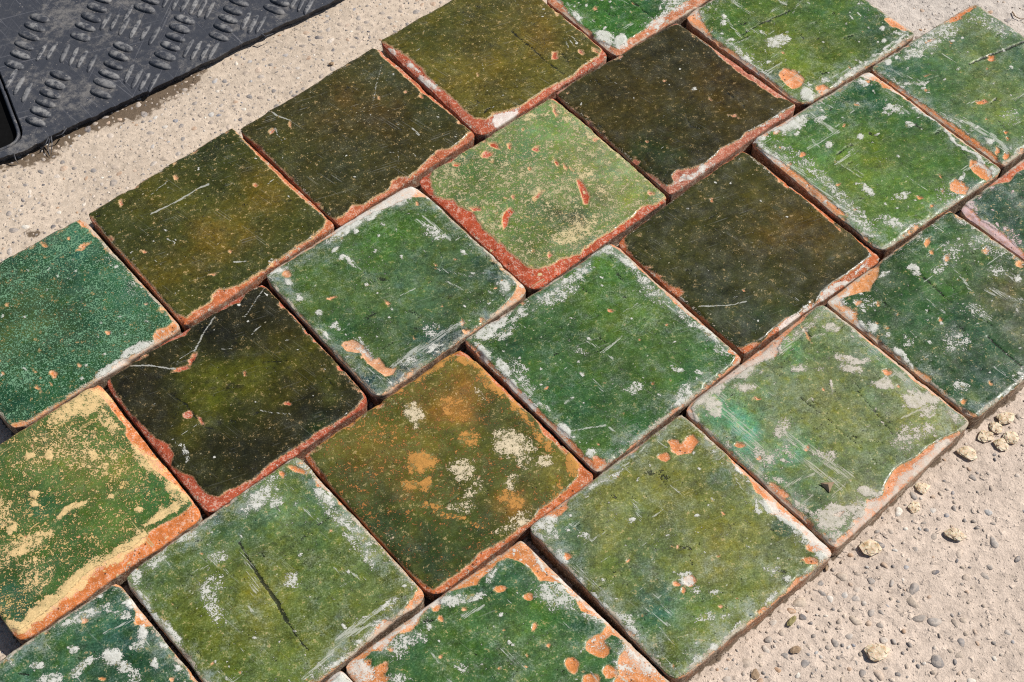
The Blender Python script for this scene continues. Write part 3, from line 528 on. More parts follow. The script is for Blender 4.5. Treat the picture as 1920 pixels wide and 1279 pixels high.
TILES['C3'] = dict(h=16.5, q=[(875, 635), (1147, 453), (1388, 671), (1121, 880)], base=(58, 98, 44), clay=(200, 118, 66), speck=.55, rim=.4,
    label='mid green tile with white limed edges between the blotched orange tile and slate olive tile',
    out=[(5, 735, 622), (5, 800, 572), (5, 880, 530), (5, 915, 475), (5, 960, 442), (5, 1080, 382), (5, 1120, 372), (5, 1190, 312), (5, 1260, 262), (5, 1330, 212), (5, 1400, 170), (5, 1455, 142), (5, 1505, 172), (5, 1550, 202), (5, 1600, 262), (5, 1660, 312), (5, 1720, 372), (5, 1800, 452), (5, 1870, 512), (6, 280, 572), (6, 340, 622), (6, 405, 672), (6, 430, 712), (6, 415, 750), (6, 370, 795), (6, 280, 865), (6, 200, 925), (6, 165, 960), (6, 110, 1008), (6, 40, 1065), (5, 1640, 1150), (5, 1500, 1225), (8, 1440, 140), (8, 1400, 130), (8, 1340, 100), (8, 1280, 20), (5, 1260, 1110), (5, 1180, 1050), (5, 1130, 1000), (5, 1060, 930), (5, 960, 830), (5, 880, 760), (5, 840, 710), (5, 790, 665)],
    col=[(5, 1500, 450, 190, (70, 106, 38), .8), (5, 1250, 650, 190, (54, 92, 46), .7), (5, 1300, 950, 150, (40, 90, 46), .8), (5, 1550, 780, 190, (58, 94, 38), .7), (5, 1100, 450, 120, (58, 96, 50), .7), (5, 1650, 1050, 150, (42, 90, 44), .8), (6, 200, 750, 150, (52, 96, 46), .7), (5, 1800, 500, 110, (74, 104, 62), .6), (5, 1470, 230, 110, (66, 108, 42), .6), (5, 950, 700, 90, (44, 84, 50), .7), (6, 60, 520, 130, (70, 106, 46), .6)],
    chip=[(5, 1115, 345, 70, 14, -33), (5, 925, 485, 34, 10, -40), (8, 1410, 135, 34, 18, 20), (6, 140, 985, 50, 12, -38), (6, 425, 690, 22, 14, 20), (6, 362, 805, 8, 8, 0), (5, 1465, 480, 9, 9, 0)],
    lime=[(5, 850, 560, 90, 30, -35, .9), (5, 820, 600, 60, 24, -20, .85), (5, 1000, 500, 80, 24, -40, .6), (5, 1200, 400, 130, 50, -30, .6), (5, 1290, 300, 90, 30, -35, .62), (5, 805, 690, 50, 22, 60, .95), (5, 910, 760, 50, 20, 50, .9), (5, 970, 860, 60, 22, 48, .95), (5, 1050, 940, 60, 16, 45, .9), (5, 1220, 1100, 46, 26, 35, 1.05), (5, 1010, 800, 90, 40, 50, .55), (5, 1130, 960, 60, 14, 40, .7), (5, 1380, 185, 70, 24, -20, .85), (5, 1470, 150, 50, 20, 20, .75), (5, 1560, 230, 80, 18, 40, .75), (5, 1650, 340, 90, 24, 45, .62), (5, 1870, 520, 80, 30, 40, .55), (6, 300, 590, 90, 18, 42, .8), (6, 380, 690, 50, 24, 40, .55), (6, 170, 930, 50, 16, -40, .85), (6, 150, 780, 30, 16, 0, .7), (5, 1580, 885, 36, 30, 0, .62), (8, 1370, 95, 24, 24, 0, .9), (6, 30, 400, 100, 40, 40, .5), (6, 260, 800, 40, 20, 0, .6), (5, 1840, 900, 50, 24, -40, .6), (5, 920, 590, 60, 26, -30, .6), (5, 890, 600, 12, 12, 0, .95), (5, 1310, 690, 30, 20, 0, .5)],
    scr=[(5, [(1260, 1100), (1440, 1070)], 14, .6), (5, [(1460, 1080), (1500, 1115)], 9, .7), (5, [(910, 560), (1040, 470)], 20, .6), (5, [(1230, 790), (1250, 760)], 5, .7), (5, [(1000, 545), (1050, 580)], 5, .6), (5, [(1620, 250), (1480, 170)], 26, .4), (5, [(960, 790), (1060, 900)], 40, .45)],
    dark=[(5, [(1535, 415), (1550, 415)], 12, .7), (5, [(1400, 690), (1470, 650)], 14, .4)])
TILES['C4'] = dict(h=15.2, q=[(1160, 454), (1394, 281), (1649, 479), (1394, 655)], base=(54, 52, 22), clay=(186, 102, 56), speck=.42, rim=.5,
    label='brown olive tile fading to slate grey, with a bare orange corner and white flake',
    out=[(3, -40, 1110), (3, 150, 1000), (3, 300, 900), (3, 400, 832), (3, 470, 785), (3, 525, 792), (3, 600, 872), (3, 640, 905), (3, 700, 952), (3, 800, 1025), (3, 870, 1092), (3, 945, 1162), (3, 1015, 1222), (6, 950, 20), (6, 1000, 60), (6, 1055, 112), (6, 1105, 162), (6, 1130, 195), (6, 1080, 230), (6, 1000, 290), (6, 940, 330), (6, 880, 380), (6, 850, 430), (6, 800, 452), (6, 760, 490), (6, 700, 512), (6, 660, 550), (6, 602, 588), (6, 590, 620), (6, 540, 640), (6, 480, 660), (6, 440, 655), (6, 380, 620), (6, 300, 542), (6, 250, 512), (6, 200, 482), (6, 168, 432), (6, 130, 362), (6, 60, 312), (5, 1790, 322), (5, 1700, 282), (5, 1620, 232), (5, 1560, 165), (5, 1545, 110)],
    col=[(6, 700, 60, 220, (76, 60, 14), .9), (6, 900, 150, 150, (80, 62, 16), .8), (6, 350, 150, 160, (58, 54, 38), .7), (6, 420, 520, 150, (54, 60, 48), .95), (6, 250, 380, 130, (60, 60, 42), .8), (6, 620, 380, 150, (62, 58, 24), .7), (6, 720, 500, 90, (44, 62, 32), .8), (3, 500, 1000, 160, (72, 64, 22), .7), (3, 250, 1050, 150, (62, 58, 32), .6), (6, 950, 290, 100, (60, 50, 16), .7), (6, 560, 560, 80, (36, 56, 46), .7), (3, 700, 1150, 130, (82, 60, 18), .7)],
    chip=[(6, 60, 330, 26, 14, 30), (6, 130, 375, 36, 22, 40), (3, 315, 1022, 9, 9, 0), (6, 478, 370, 7, 8, 0)],
    lpoly=[(6, [(655, 560), (700, 515), (760, 488), (785, 498), (745, 538), (700, 572), (668, 592)])],
    lime=[(6, 950, 360, 110, 14, -38, .8), (6, 830, 455, 60, 14, -40, .75), (6, 155, 425, 20, 16, 0, .85), (3, 680, 890, 60, 10, 45, .8), (3, 740, 945, 20, 16, 40, .85), (6, 1090, 245, 70, 9, -38, .6), (3, 610, 870, 20, 30, 30, .5)],
    scr=[(6, [(248, 463), (360, 455), (430, 448), (492, 433)], 8, .9), (6, [(430, 412), (445, 405)], 8, .7), (6, [(320, 40), (365, 90)], 5, .5), (6, [(650, 235), (690, 260)], 20, .35), (6, [(740, 420), (760, 430)], 24, .4)])
TILES['C5'] = dict(h=17.5, q=[(1407, 266), (1627, 134), (1879, 322), (1653, 473)], base=(78, 108, 40), dil=2.2, clay=(218, 142, 84), speck=.55, rim=.5,
    label='yellow-green tile with two neighbouring orange chips at one corner',
    out=[(3, 525, 725), (3, 590, 695), (3, 700, 655), (3, 775, 590), (3, 850, 525), (3, 950, 455), (3, 1060, 402), (3, 1095, 422), (3, 1150, 435), (3, 1200, 472), (3, 1280, 512), (3, 1370, 582), (3, 1450, 632), (3, 1520, 692), (3, 1600, 752), (3, 1700, 822), (3, 1778, 880), (3, 1755, 905), (3, 1700, 950), (3, 1640, 998), (3, 1570, 1055), (3, 1480, 1108), (3, 1380, 1178), (3, 1300, 1235), (6, 1240, 160), (6, 1205, 178), (6, 1170, 162), (6, 1100, 122), (6, 1040, 62), (6, 965, 5), (3, 1060, 1150), (3, 980, 1070), (3, 900, 1000), (3, 820, 930), (3, 740, 870), (3, 660, 810), (3, 580, 765)],
    col=[(3, 1100, 520, 190, (40, 88, 46), .85), (3, 1350, 680, 150, (50, 92, 48), .7), (3, 1050, 850, 200, (94, 116, 36), .8), (3, 1450, 950, 190, (84, 112, 42), .7), (3, 800, 720, 150, (70, 106, 48), .7), (3, 1650, 950, 110, (44, 88, 58), .8), (3, 1250, 1100, 150, (82, 108, 44), .6), (3, 900, 950, 110, (92, 116, 62), .6), (3, 850, 600, 100, (48, 98, 50), .6), (3, 1000, 1100, 100, (96, 114, 56), .5)],
    cpoly=[(3, [(1640, 825), (1665, 832), (1690, 838), (1715, 860), (1742, 880), (1748, 915), (1725, 932), (1695, 922), (1655, 892), (1630, 862)]), (3, [(1530, 950), (1560, 925), (1600, 942), (1628, 972), (1618, 1000), (1570, 1002), (1535, 982)])],
    chip=[(3, 768, 805, 12, 10, 0), (3, 640, 685, 12, 10, 0), (3, 580, 690, 16, 10, 0), (3, 1380, 1020, 12, 10, 0), (3, 1105, 418, 10, 8, 0), (3, 1190, 440, 20, 12, 50), (3, 665, 760, 9, 7, 0), (3, 700, 845, 12, 12, 0), (3, 1440, 1065, 12, 8, 0), (3, 1500, 990, 8, 12, 0), (3, 735, 590, 26, 14, -40)],
    lime=[(3, 720, 635, 70, 36, -20, .95), (3, 640, 660, 70, 24, -25, .9), (3, 545, 715, 50, 24, -20, .8), (3, 1110, 385, 50, 20, 10, .95), (3, 1090, 425, 30, 14, 0, .8), (3, 910, 745, 18, 18, 0, .95), (3, 1075, 705, 20, 14, 0, .95), (3, 1325, 642, 24, 14, 0, .85), (3, 1600, 760, 190, 12, 40, .9), (3, 1400, 590, 150, 10, 36, .75), (3, 1760, 880, 30, 30, 0, .8), (3, 620, 800, 110, 26, 42, .75), (3, 780, 850, 200, 40, 42, .45), (3, 900, 960, 220, 30, 44, .55), (3, 1060, 1110, 120, 40, 45, .58), (3, 1230, 1160, 70, 30, 20, .7), (3, 1100, 985, 50, 14, 20, .75), (3, 1280, 1020, 40, 16, -20, .75), (3, 1660, 970, 40, 30, -30, .7), (3, 1240, 580, 50, 20, 20, .75), (3, 1600, 900, 30, 14, -40, .7), (3, 860, 630, 30, 20, 0, .7), (6, 1130, 90, 60, 30, 20, .6), (3, 1280, 490, 46, 12, 35, .8), (3, 1360, 1170, 40, 26, -40, .6), (3, 1560, 1000, 120, 60, -30, .42), (3, 1680, 1010, 60, 14, -38, .75)],
    scr=[(3, [(580, 770), (760, 890), (900, 1010), (1040, 1130)], 52, .52), (3, [(820, 720), (860, 760)], 18, .5), (3, [(780, 830), (830, 860)], 14, .6), (3, [(1040, 880), (1090, 810)], 8, .5), (3, [(1460, 840), (1560, 780)], 6, .5)],
    dark=[(3, [(950, 800), (990, 765), (1060, 745)], 14, .6), (3, [(980, 870), (1030, 840)], 14, .45)])
TILES['C6'] = dict(h=17.5, q=[(1633, 129), (1830, 6), None, (1882, 312)], base=(72, 108, 58), clay=(216, 132, 72), speck=.5, rim=.5,
    label='hazy green tile with orange clay edge and a long dark scratch, at the row end',
    out=[(3, 1150, 352), (3, 1250, 275), (3, 1400, 172), (3, 1520, 112), (3, 1600, 92), (3, 1675, 35), (3, 1720, 28), (3, 1800, 72), (3, 1920, 142), (3, 2150, 290), (3, 2500, 560), (3, 1920, 775), (3, 1860, 815), (3, 1805, 838), (3, 1780, 800), (3, 1700, 735), (3, 1600, 665), (3, 1500, 595), (3, 1400, 525), (3, 1300, 452), (3, 1200, 385)],
    col=[(3, 1700, 250, 170, (96, 120, 58), .7), (3, 1300, 350, 130, (44, 86, 60), .8), (3, 1500, 450, 170, (58, 104, 56), .6), (3, 1850, 130, 120, (70, 102, 80), .6), (3, 1800, 500, 170, (90, 122, 62), .6), (3, 1900, 350, 110, (52, 90, 66), .6), (3, 1500, 230, 130, (78, 112, 74), .6), (3, 1700, 680, 110, (62, 106, 70), .6)],
    chip=[(3, 1590, 70, 90, 16, -33), (3, 1695, 522, 26, 12, -10), (3, 1740, 305, 18, 12, 0), (3, 1820, 682, 10, 9, 0), (3, 1780, 780, 10, 12, 0), (3, 1825, 800, 18, 22, 0), (3, 1830, 715, 7, 7, 0), (3, 1440, 210, 12, 9, 0)],
    lime=[(3, 1215, 315, 22, 18, -30, 1), (3, 1260, 270, 70, 14, -35, .75), (3, 1350, 290, 40, 20, 0, .75), (3, 1360, 430, 70, 12, -25, .7), (3, 1450, 200, 140, 40, -33, .62), (3, 1730, 745, 26, 16, 0, .85), (3, 1540, 160, 60, 24, -33, .6), (3, 1850, 600, 60, 50, 0, .4), (3, 1730, 120, 120, 40, 20, .5), (3, 1300, 470, 160, 12, 38, .55), (3, 1880, 140, 90, 30, 35, .6), (3, 1900, 780, 60, 12, -33, .6), (3, 1560, 640, 90, 14, 38, .5)],
    scr=[(3, [(1600, 620), (1720, 690)], 34, .55), (3, [(1750, 700), (1830, 780)], 30, .62), (3, [(1400, 560), (1560, 640)], 30, .5), (3, [(1250, 260), (1500, 140)], 60, .42), (3, [(1900, 620), (1860, 640)], 30, .4)],
    dark=[(3, [(1640, 330), (1750, 285), (1830, 255), (1920, 215)], 12, .95), (3, [(1780, 275), (1880, 238)], 12, .9), (3, [(1340, 440), (1480, 395)], 6, .6), (3, [(1780, 112), (1810, 122)], 14, .6)])
TILES['D0'] = dict(h=16, q=[None, (637, 1256), None, None], e_hint=(890, 1545), base=(86, 108, 60), clay=(190, 130, 96), speck=.5, rim=.4,
    label='tile with a white crusted corner wedged below the olive tile with the dark gash',
    out=[(8, 20, 1290), (8, 80, 1245), (8, 150, 1300), (8, 700, 1900), (8, 100, 2300), (8, -700, 1800)],
    lime=[(8, 80, 1235, 90, 24, 30, 1.1), (8, 10, 1290, 90, 24, -35, .9), (8, 110, 1290, 60, 40, 40, .7)])
TILES['D1'] = dict(h=15.5, q=[(649, 1248), (982, 1012), None, None], e_hint=(1262, 1280), base=(58, 98, 48), clay=(212, 138, 78), speck=.5, rim=.7,
    label='green tile with a broad orange chipped corner and round peach chips down one side',
    out=[(8, 300, 1120), (8, 380, 1035), (8, 470, 970), (8, 545, 900), (8, 580, 872), (8, 640, 815), (8, 700, 802), (8, 795, 780), (8, 812, 742), (8, 870, 702), (8, 900, 662), (8, 940, 645), (8, 1000, 660), (8, 1060, 702), (8, 1110, 760), (8, 1215, 770), (8, 1240, 805), (8, 1290, 862), (8, 1312, 912), (8, 1360, 935), (8, 1420, 952), (8, 1445, 980), (8, 1420, 1010), (8, 1370, 1032), (8, 1340, 1062), (8, 1330, 1112), (8, 1360, 1132), (8, 1400, 1152), (8, 1440, 1160), (8, 1480, 1130), (8, 1482, 1090), (8, 1452, 1062), (8, 1480, 1042), (8, 1530, 1062), (8, 1540, 1092), (8, 1512, 1130), (8, 1500, 1172), (8, 1510, 1230), (8, 1500, 1290), (8, 1600, 1500), (8, 1000, 1900), (8, 350, 1420), (8, 300, 1290), (8, 340, 1200), (8, 332, 1150), (8, 262, 1180), (8, 215, 1200), (8, 200, 1180), (8, 250, 1120)],
    col=[(8, 950, 720, 130, (44, 88, 56), .7), (8, 800, 900, 150, (52, 96, 42), .7), (8, 1000, 1050, 190, (74, 108, 58), .7), (8, 700, 1150, 190, (58, 98, 40), .6), (8, 1200, 950, 150, (60, 106, 38), .7), (8, 450, 1100, 130, (44, 92, 50), .6), (8, 1100, 1220, 150, (64, 104, 50), .6), (8, 1300, 1000, 100, (40, 88, 56), .7)],
    chip=[(8, 905, 795, 27, 17, 0), (8, 1047, 835, 27, 27, 0), (8, 1275, 1188, 36, 44, -20), (8, 1465, 1218, 38, 36, 0), (8, 1370, 1265, 46, 30, 0), (8, 330, 1055, 18, 9, 0), (8, 340, 1108, 16, 12, 0), (8, 300, 1255, 30, 22, 0), (8, 1090, 990, 9, 20, 30), (8, 1148, 1082, 10, 9, 0), (8, 600, 950, 12, 16, 0), (8, 720, 890, 10, 8, 0), (8, 1520, 1260, 30, 30, 0), (8, 600, 1140, 8, 8, 0), (8, 440, 975, 60, 26, -40), (8, 575, 875, 26, 34, 0), (8, 210, 1190, 30, 40, 20)],
    lime=[(8, 480, 930, 110, 18, -38, .95), (8, 590, 850, 60, 22, -30, .95), (8, 370, 1010, 90, 14, -38, .9), (8, 280, 1075, 60, 14, -38, .9), (8, 180, 1200, 70, 50, 40, .75), (8, 710, 840, 120, 26, -15, .7), (8, 640, 840, 60, 26, -20, .75), (8, 1190, 830, 110, 60, 20, .72), (8, 1120, 640, 60, 12, 45, .9), (8, 1260, 790, 130, 11, 47, .95), (8, 1400, 940, 90, 16, 42, .9), (8, 1380, 960, 60, 20, 20, .6), (8, 1640, 1150, 70, 110, -40, .75), (8, 1560, 1180, 60, 90, 0, .5), (8, 400, 1080, 80, 60, -20, .6), (8, 470, 1040, 60, 40, 0, .5), (8, 540, 992, 14, 14, 0, 1), (8, 950, 1072, 11, 11, 0, 1), (8, 972, 1084, 9, 9, 0, .9), (8, 1230, 880, 60, 20, 30, .6), (8, 700, 1200, 60, 26, 40, .5), (8, 380, 1250, 60, 40, 0, .55), (8, 1400, 1080, 60, 40, 0, .4), (8, 320, 1090, 50, 30, 0, .7), (8, 850, 730, 24, 40, 30, .6)],
    scr=[(8, [(940, 850), (1000, 890)], 8, .5), (8, [(540, 990), (640, 1060)], 8, .5), (8, [(1020, 790), (1100, 740)], 6, .5)],
    dark=[(8, [(1190, 1240), (1230, 1215)], 8, .7), (8, [(1130, 1190), (1190, 1160)], 14, .4)])
TILES['D2'] = dict(h=16.5, q=[(989, 992), (1277, 777), (1564, 1040), (1266, 1284)], base=(104, 112, 56), clay=(214, 138, 86), speck=.5, rim=.6,
    label='olive green tile with a peach heart-shaped chip and two dark green round spots',
    out=[(8, 1055, 490), (8, 1110, 445), (8, 1200, 440), (8, 1240, 392), (8, 1255, 342), (8, 1350, 275), (8, 1430, 208), (8, 1500, 158), (8, 1600, 98), (8, 1680, 18), (6, 40, 1095), (6, 130, 1025), (6, 170, 1022), (6, 230, 1092), (6, 300, 1142), (6, 335, 1182), (6, 405, 1262), (9, 330, 92), (9, 358, 140), (9, 410, 162), (9, 440, 202), (9, 490, 232), (9, 528, 312), (9, 570, 342), (9, 620, 422), (9, 700, 462), (9, 760, 512), (9, 800, 562), (9, 850, 602), (9, 890, 640), (9, 860, 680), (9, 800, 712), (9, 740, 735), (9, 692, 798), (9, 680, 828), (9, 600, 900), (9, 500, 980), (9, 400, 1050), (9, 300, 1132), (9, 200, 1210), (9, 115, 1262), (9, 60, 1222), (9, 0, 1152), (8, 1600, 1092), (8, 1500, 975), (8, 1400, 878), (8, 1340, 828), (8, 1280, 760), (8, 1230, 690), (8, 1160, 640), (8, 1090, 572), (8, 1058, 520)],
    col=[(8, 1300, 500, 150, (92, 114, 82), .8), (8, 1250, 650, 120, (80, 104, 68), .7), (8, 1700, 870, 120, (66, 112, 84), .7), (9, 60, 860, 110, (64, 112, 82), .6), (8, 1640, 700, 110, (78, 104, 70), .6), (9, 400, 600, 190, (122, 124, 58), .7), (9, 350, 400, 170, (112, 116, 50), .7), (9, 300, 900, 150, (84, 108, 46), .7), (8, 1500, 400, 150, (116, 122, 62), .6), (8, 1450, 730, 120, (92, 112, 48), .6), (9, 620, 620, 140, (112, 118, 66), .6), (8, 1600, 1000, 110, (70, 108, 56), .7), (9, 160, 1120, 120, (82, 100, 38), .7), (9, 450, 800, 130, (98, 112, 56), .6), (6, 120, 1120, 90, (112, 118, 60), .5)],
    spots=[(9, 352, 242, 70, 64, 0, (64, 88, 50)), (9, 678, 490, 66, 50, 10, (60, 88, 64))],
    cpoly=[(6, [(82, 1160), (108, 1145), (135, 1155), (150, 1172), (170, 1160), (185, 1135), (212, 1122), (245, 1160), (232, 1180), (205, 1222), (170, 1225), (135, 1232), (105, 1215), (95, 1190)])],
    chip=[(6, 62, 1240, 26, 22, 0), (9, 200, 768, 34, 26, 10), (9, 138, 780, 20, 14, 0), (9, 162, 815, 10, 18, 0), (9, 840, 580, 36, 26, 0), (9, 820, 655, 36, 22, -10), (9, 620, 412, 8, 6, 0), (9, 358, 895, 8, 7, 0), (8, 1240, 640, 18, 18, 0), (8, 1190, 400, 50, 26, -30), (9, 135, 585, 5, 8, 0), (9, 570, 915, 26, 10, -35), (8, 1775, 585, 8, 6, 0)],
    lime=[(9, 600, 370, 60, 40, 40, 1.0), (9, 700, 440, 100, 26, 40, .9), (9, 800, 530, 80, 40, 45, .9), (9, 880, 620, 60, 40, 45, .85), (9, 450, 190, 40, 14, 55, .95), (9, 165, 745, 34, 34, 0, .92), (9, 530, 390, 34, 14, 40, .75), (8, 1110, 470, 60, 36, -30, .8), (8, 1150, 520, 50, 30, 0, .6), (8, 1080, 540, 40, 20, 50, .75), (8, 1200, 640, 40, 26, 50, .75), (8, 1310, 780, 60, 18, 48, .75), (8, 1450, 900, 110, 16, 45, .75), (8, 1540, 960, 70, 30, 45, .65), (8, 1570, 1030, 30, 26, 0, .75), (8, 1380, 285, 40, 14, -20, .7), (8, 1440, 240, 140, 16, -35, .5), (9, 280, 960, 60, 26, -20, .6), (9, 600, 850, 60, 16, -35, .6), (9, 330, 830, 26, 10, 0, .75), (9, 150, 720, 30, 20, 0, .7), (9, 700, 750, 20, 16, 40, .85), (9, 310, 1110, 24, 26, 0, .8), (9, 240, 1165, 26, 22, 0, .85), (9, 230, 1190, 50, 14, -35, .7), (8, 1570, 455, 20, 14, 0, .7), (8, 1330, 550, 30, 20, 0, .6), (9, 620, 710, 40, 30, 0, .5), (9, 380, 950, 30, 20, 0, .5), (9, 210, 810, 30, 24, 0, .6), (9, 400, 1040, 90, 10, -37, .6)],
    scr=[(8, [(1620, 590), (1700, 500)], 4, .6), (9, [(30, 850), (110, 800)], 12, .7), (8, [(1580, 840), (1640, 780)], 14, .6), (8, [(1280, 690), (1370, 780), (1460, 860)], 40, .45), (9, [(330, 610), (370, 630)], 7, .7), (9, [(140, 1130), (230, 1140)], 9, .6), (8, [(1720, 1010), (1790, 1100)], 30, .4)],
    dark=[(8, [(1630, 220), (1700, 200), (1760, 240)], 40, .42), (8, [(1680, 170), (1740, 270)], 14, .5), (9, [(150, 580), (200, 600), (240, 570)], 26, .42), (9, [(190, 630), (210, 680)], 16, .42), (8, [(1220, 560), (1340, 430)], 7, .75), (8, [(1400, 800), (1440, 760)], 10, .6), (8, [(1490, 350), (1620, 340)], 8, .45), (9, [(0, 200), (60, 190)], 30, .35)])
TILES['D3'] = dict(h=16.5, q=[(1281, 770), (1539, 569), (1820, 794), (1569, 1030)], base=(104, 116, 72), clay=(216, 142, 96), speck=.5, rim=.6, lc=(206, 198, 186),
    label='pale grey-green tile with mint scratches and an orange and white worn edge',
    out=[(6, 215, 975), (6, 280, 915), (6, 400, 850), (6, 500, 790), (6, 560, 760), (6, 640, 720), (6, 660, 680), (6, 700, 620), (6, 780, 552), (6, 850, 472), (6, 900, 462), (6, 950, 502), (6, 1050, 592), (6, 1150, 682), (6, 1250, 762), (6, 1350, 852), (6, 1450, 922), (6, 1550, 992), (6, 1615, 1042), (6, 1625, 1070), (6, 1580, 1110), (6, 1500, 1150), (6, 1430, 1190), (6, 1380, 1240), (9, 1290, 148), (9, 1250, 198), (9, 1200, 268), (9, 1180, 308), (9, 1100, 335), (9, 1090, 400), (9, 1060, 440), (9, 1000, 500), (9, 945, 540), (9, 900, 530), (9, 850, 480), (9, 790, 412), (9, 730, 362), (9, 700, 332), (9, 640, 272), (9, 590, 242), (9, 500, 182), (9, 430, 102), (9, 350, 32), (6, 400, 1180), (6, 300, 1100), (6, 235, 1040)],
    col=[(6, 420, 1060, 150, (92, 150, 108), .8), (6, 700, 700, 110, (90, 146, 90), .7), (6, 1250, 700, 140, (84, 124, 86), .7), (6, 900, 1000, 190, (112, 120, 62), .7), (6, 1350, 1050, 170, (114, 124, 66), .7), (6, 900, 620, 120, (96, 122, 70), .6), (6, 1130, 830, 130, (104, 124, 86), .6), (6, 700, 900, 150, (100, 122, 88), .6), (9, 780, 100, 130, (92, 136, 90), .7), (9, 1100, 100, 130, (106, 118, 60), .6), (9, 650, 200, 100, (82, 124, 84), .6), (6, 1480, 1100, 100, (116, 126, 66), .5), (9, 850, 330, 110, (84, 116, 70), .6)],
    cpoly=[(9, [(1188, 302), (1215, 235), (1255, 180), (1300, 150), (1370, 118), (1420, 70), (1500, 22), (1600, -18), (1590, 5), (1500, 55), (1430, 105), (1380, 150), (1300, 190), (1260, 215), (1225, 262)]), (6, [(585, 715), (640, 672), (660, 690), (640, 722), (595, 735)])],
    chip=[(9, 460, 55, 26, 16, 0), (9, 802, 85, 14, 12, 0), (9, 660, 290, 60, 18, 40), (9, 970, 412, 26, 12, -10), (9, 1060, 455, 24, 20, 0), (9, 550, 128, 10, 10, 0), (6, 800, 605, 36, 7, 60), (6, 1210, 795, 26, 12, 10)],
    lime=[(6, 450, 810, 260, 26, -35, .95), (6, 300, 900, 120, 26, -35, .9), (6, 600, 700, 90, 34, -38, .9), (6, 780, 590, 160, 18, -40, .6), (6, 310, 985, 66, 30, 35, .95), (6, 210, 1010, 40, 24, 60, .85), (6, 1392, 935, 84, 28, 0, .95), (6, 1205, 866, 66, 18, 3, .95), (6, 1040, 735, 90, 22, 5, .8), (6, 1035, 780, 46, 20, 10, .9), (6, 930, 590, 36, 24, 0, .85), (6, 935, 880, 10, 32, 0, 1), (6, 750, 780, 50, 30, 10, .7), (6, 480, 885, 50, 26, -20, .7), (6, 680, 1090, 40, 40, 0, .7), (6, 1400, 1110, 80, 46, -20, .62), (6, 1290, 1130, 60, 60, 40, .6), (6, 1420, 1000, 40, 30, 0, .75), (6, 590, 1230, 60, 50, 0, .65), (9, 920, 435, 76, 60, -10, .95), (9, 1120, 300, 40, 30, 0, .98), (9, 1040, 390, 60, 34, -30, .85), (9, 960, 540, 60, 30, 20, .7), (9, 640, 240, 40, 20, 20, .65), (9, 700, 100, 60, 60, 0, .5), (9, 900, 120, 50, 34, 0, .62), (9, 1320, 40, 50, 60, 0, .5), (9, 1350, 190, 150, 24, -38, .95), (9, 1480, 90, 150, 22, -38, .9), (9, 1200, 330, 120, 30, -40, .85), (9, 1100, 430, 120, 40, -42, .85), (9, 1000, 540, 60, 20, -40, .8), (6, 1550, 1040, 50, 24, 30, .7), (6, 860, 800, 30, 16, 0, .5), (9, 620, 100, 40, 30, 0, .6), (9, 780, 380, 70, 14, 40, .7), (9, 860, 460, 70, 14, 45, .7)],
    scr=[(9, [(700, 20), (850, 100), (960, 190), (1020, 220)], 60, .55), (9, [(740, 120), (860, 190), (980, 280)], 40, .52), (6, [(330, 960), (450, 1080), (560, 1180)], 80, .5), (6, [(680, 700), (760, 610), (800, 560)], 46, .5), (6, [(1060, 600), (1180, 740)], 40, .46), (6, [(1250, 790), (1380, 890)], 40, .52), (6, [(1270, 1050), (1420, 970)], 8, .85), (6, [(795, 955), (855, 900)], 6, .7), (9, [(440, 100), (560, 200)], 60, .45), (9, [(480, 40), (600, 130)], 40, .5)],
    dark=[(6, [(1060, 900), (1150, 1010), (1250, 1130)], 8, .72), (6, [(760, 930), (900, 1040), (1080, 1190)], 7, .66), (6, [(820, 945), (960, 1070)], 5, .6), (6, [(770, 550), (825, 625)], 6, .7), (9, [(1130, 130), (1200, 170)], 6, .6), (6, [(870, 780), (890, 800)], 5, .6)])
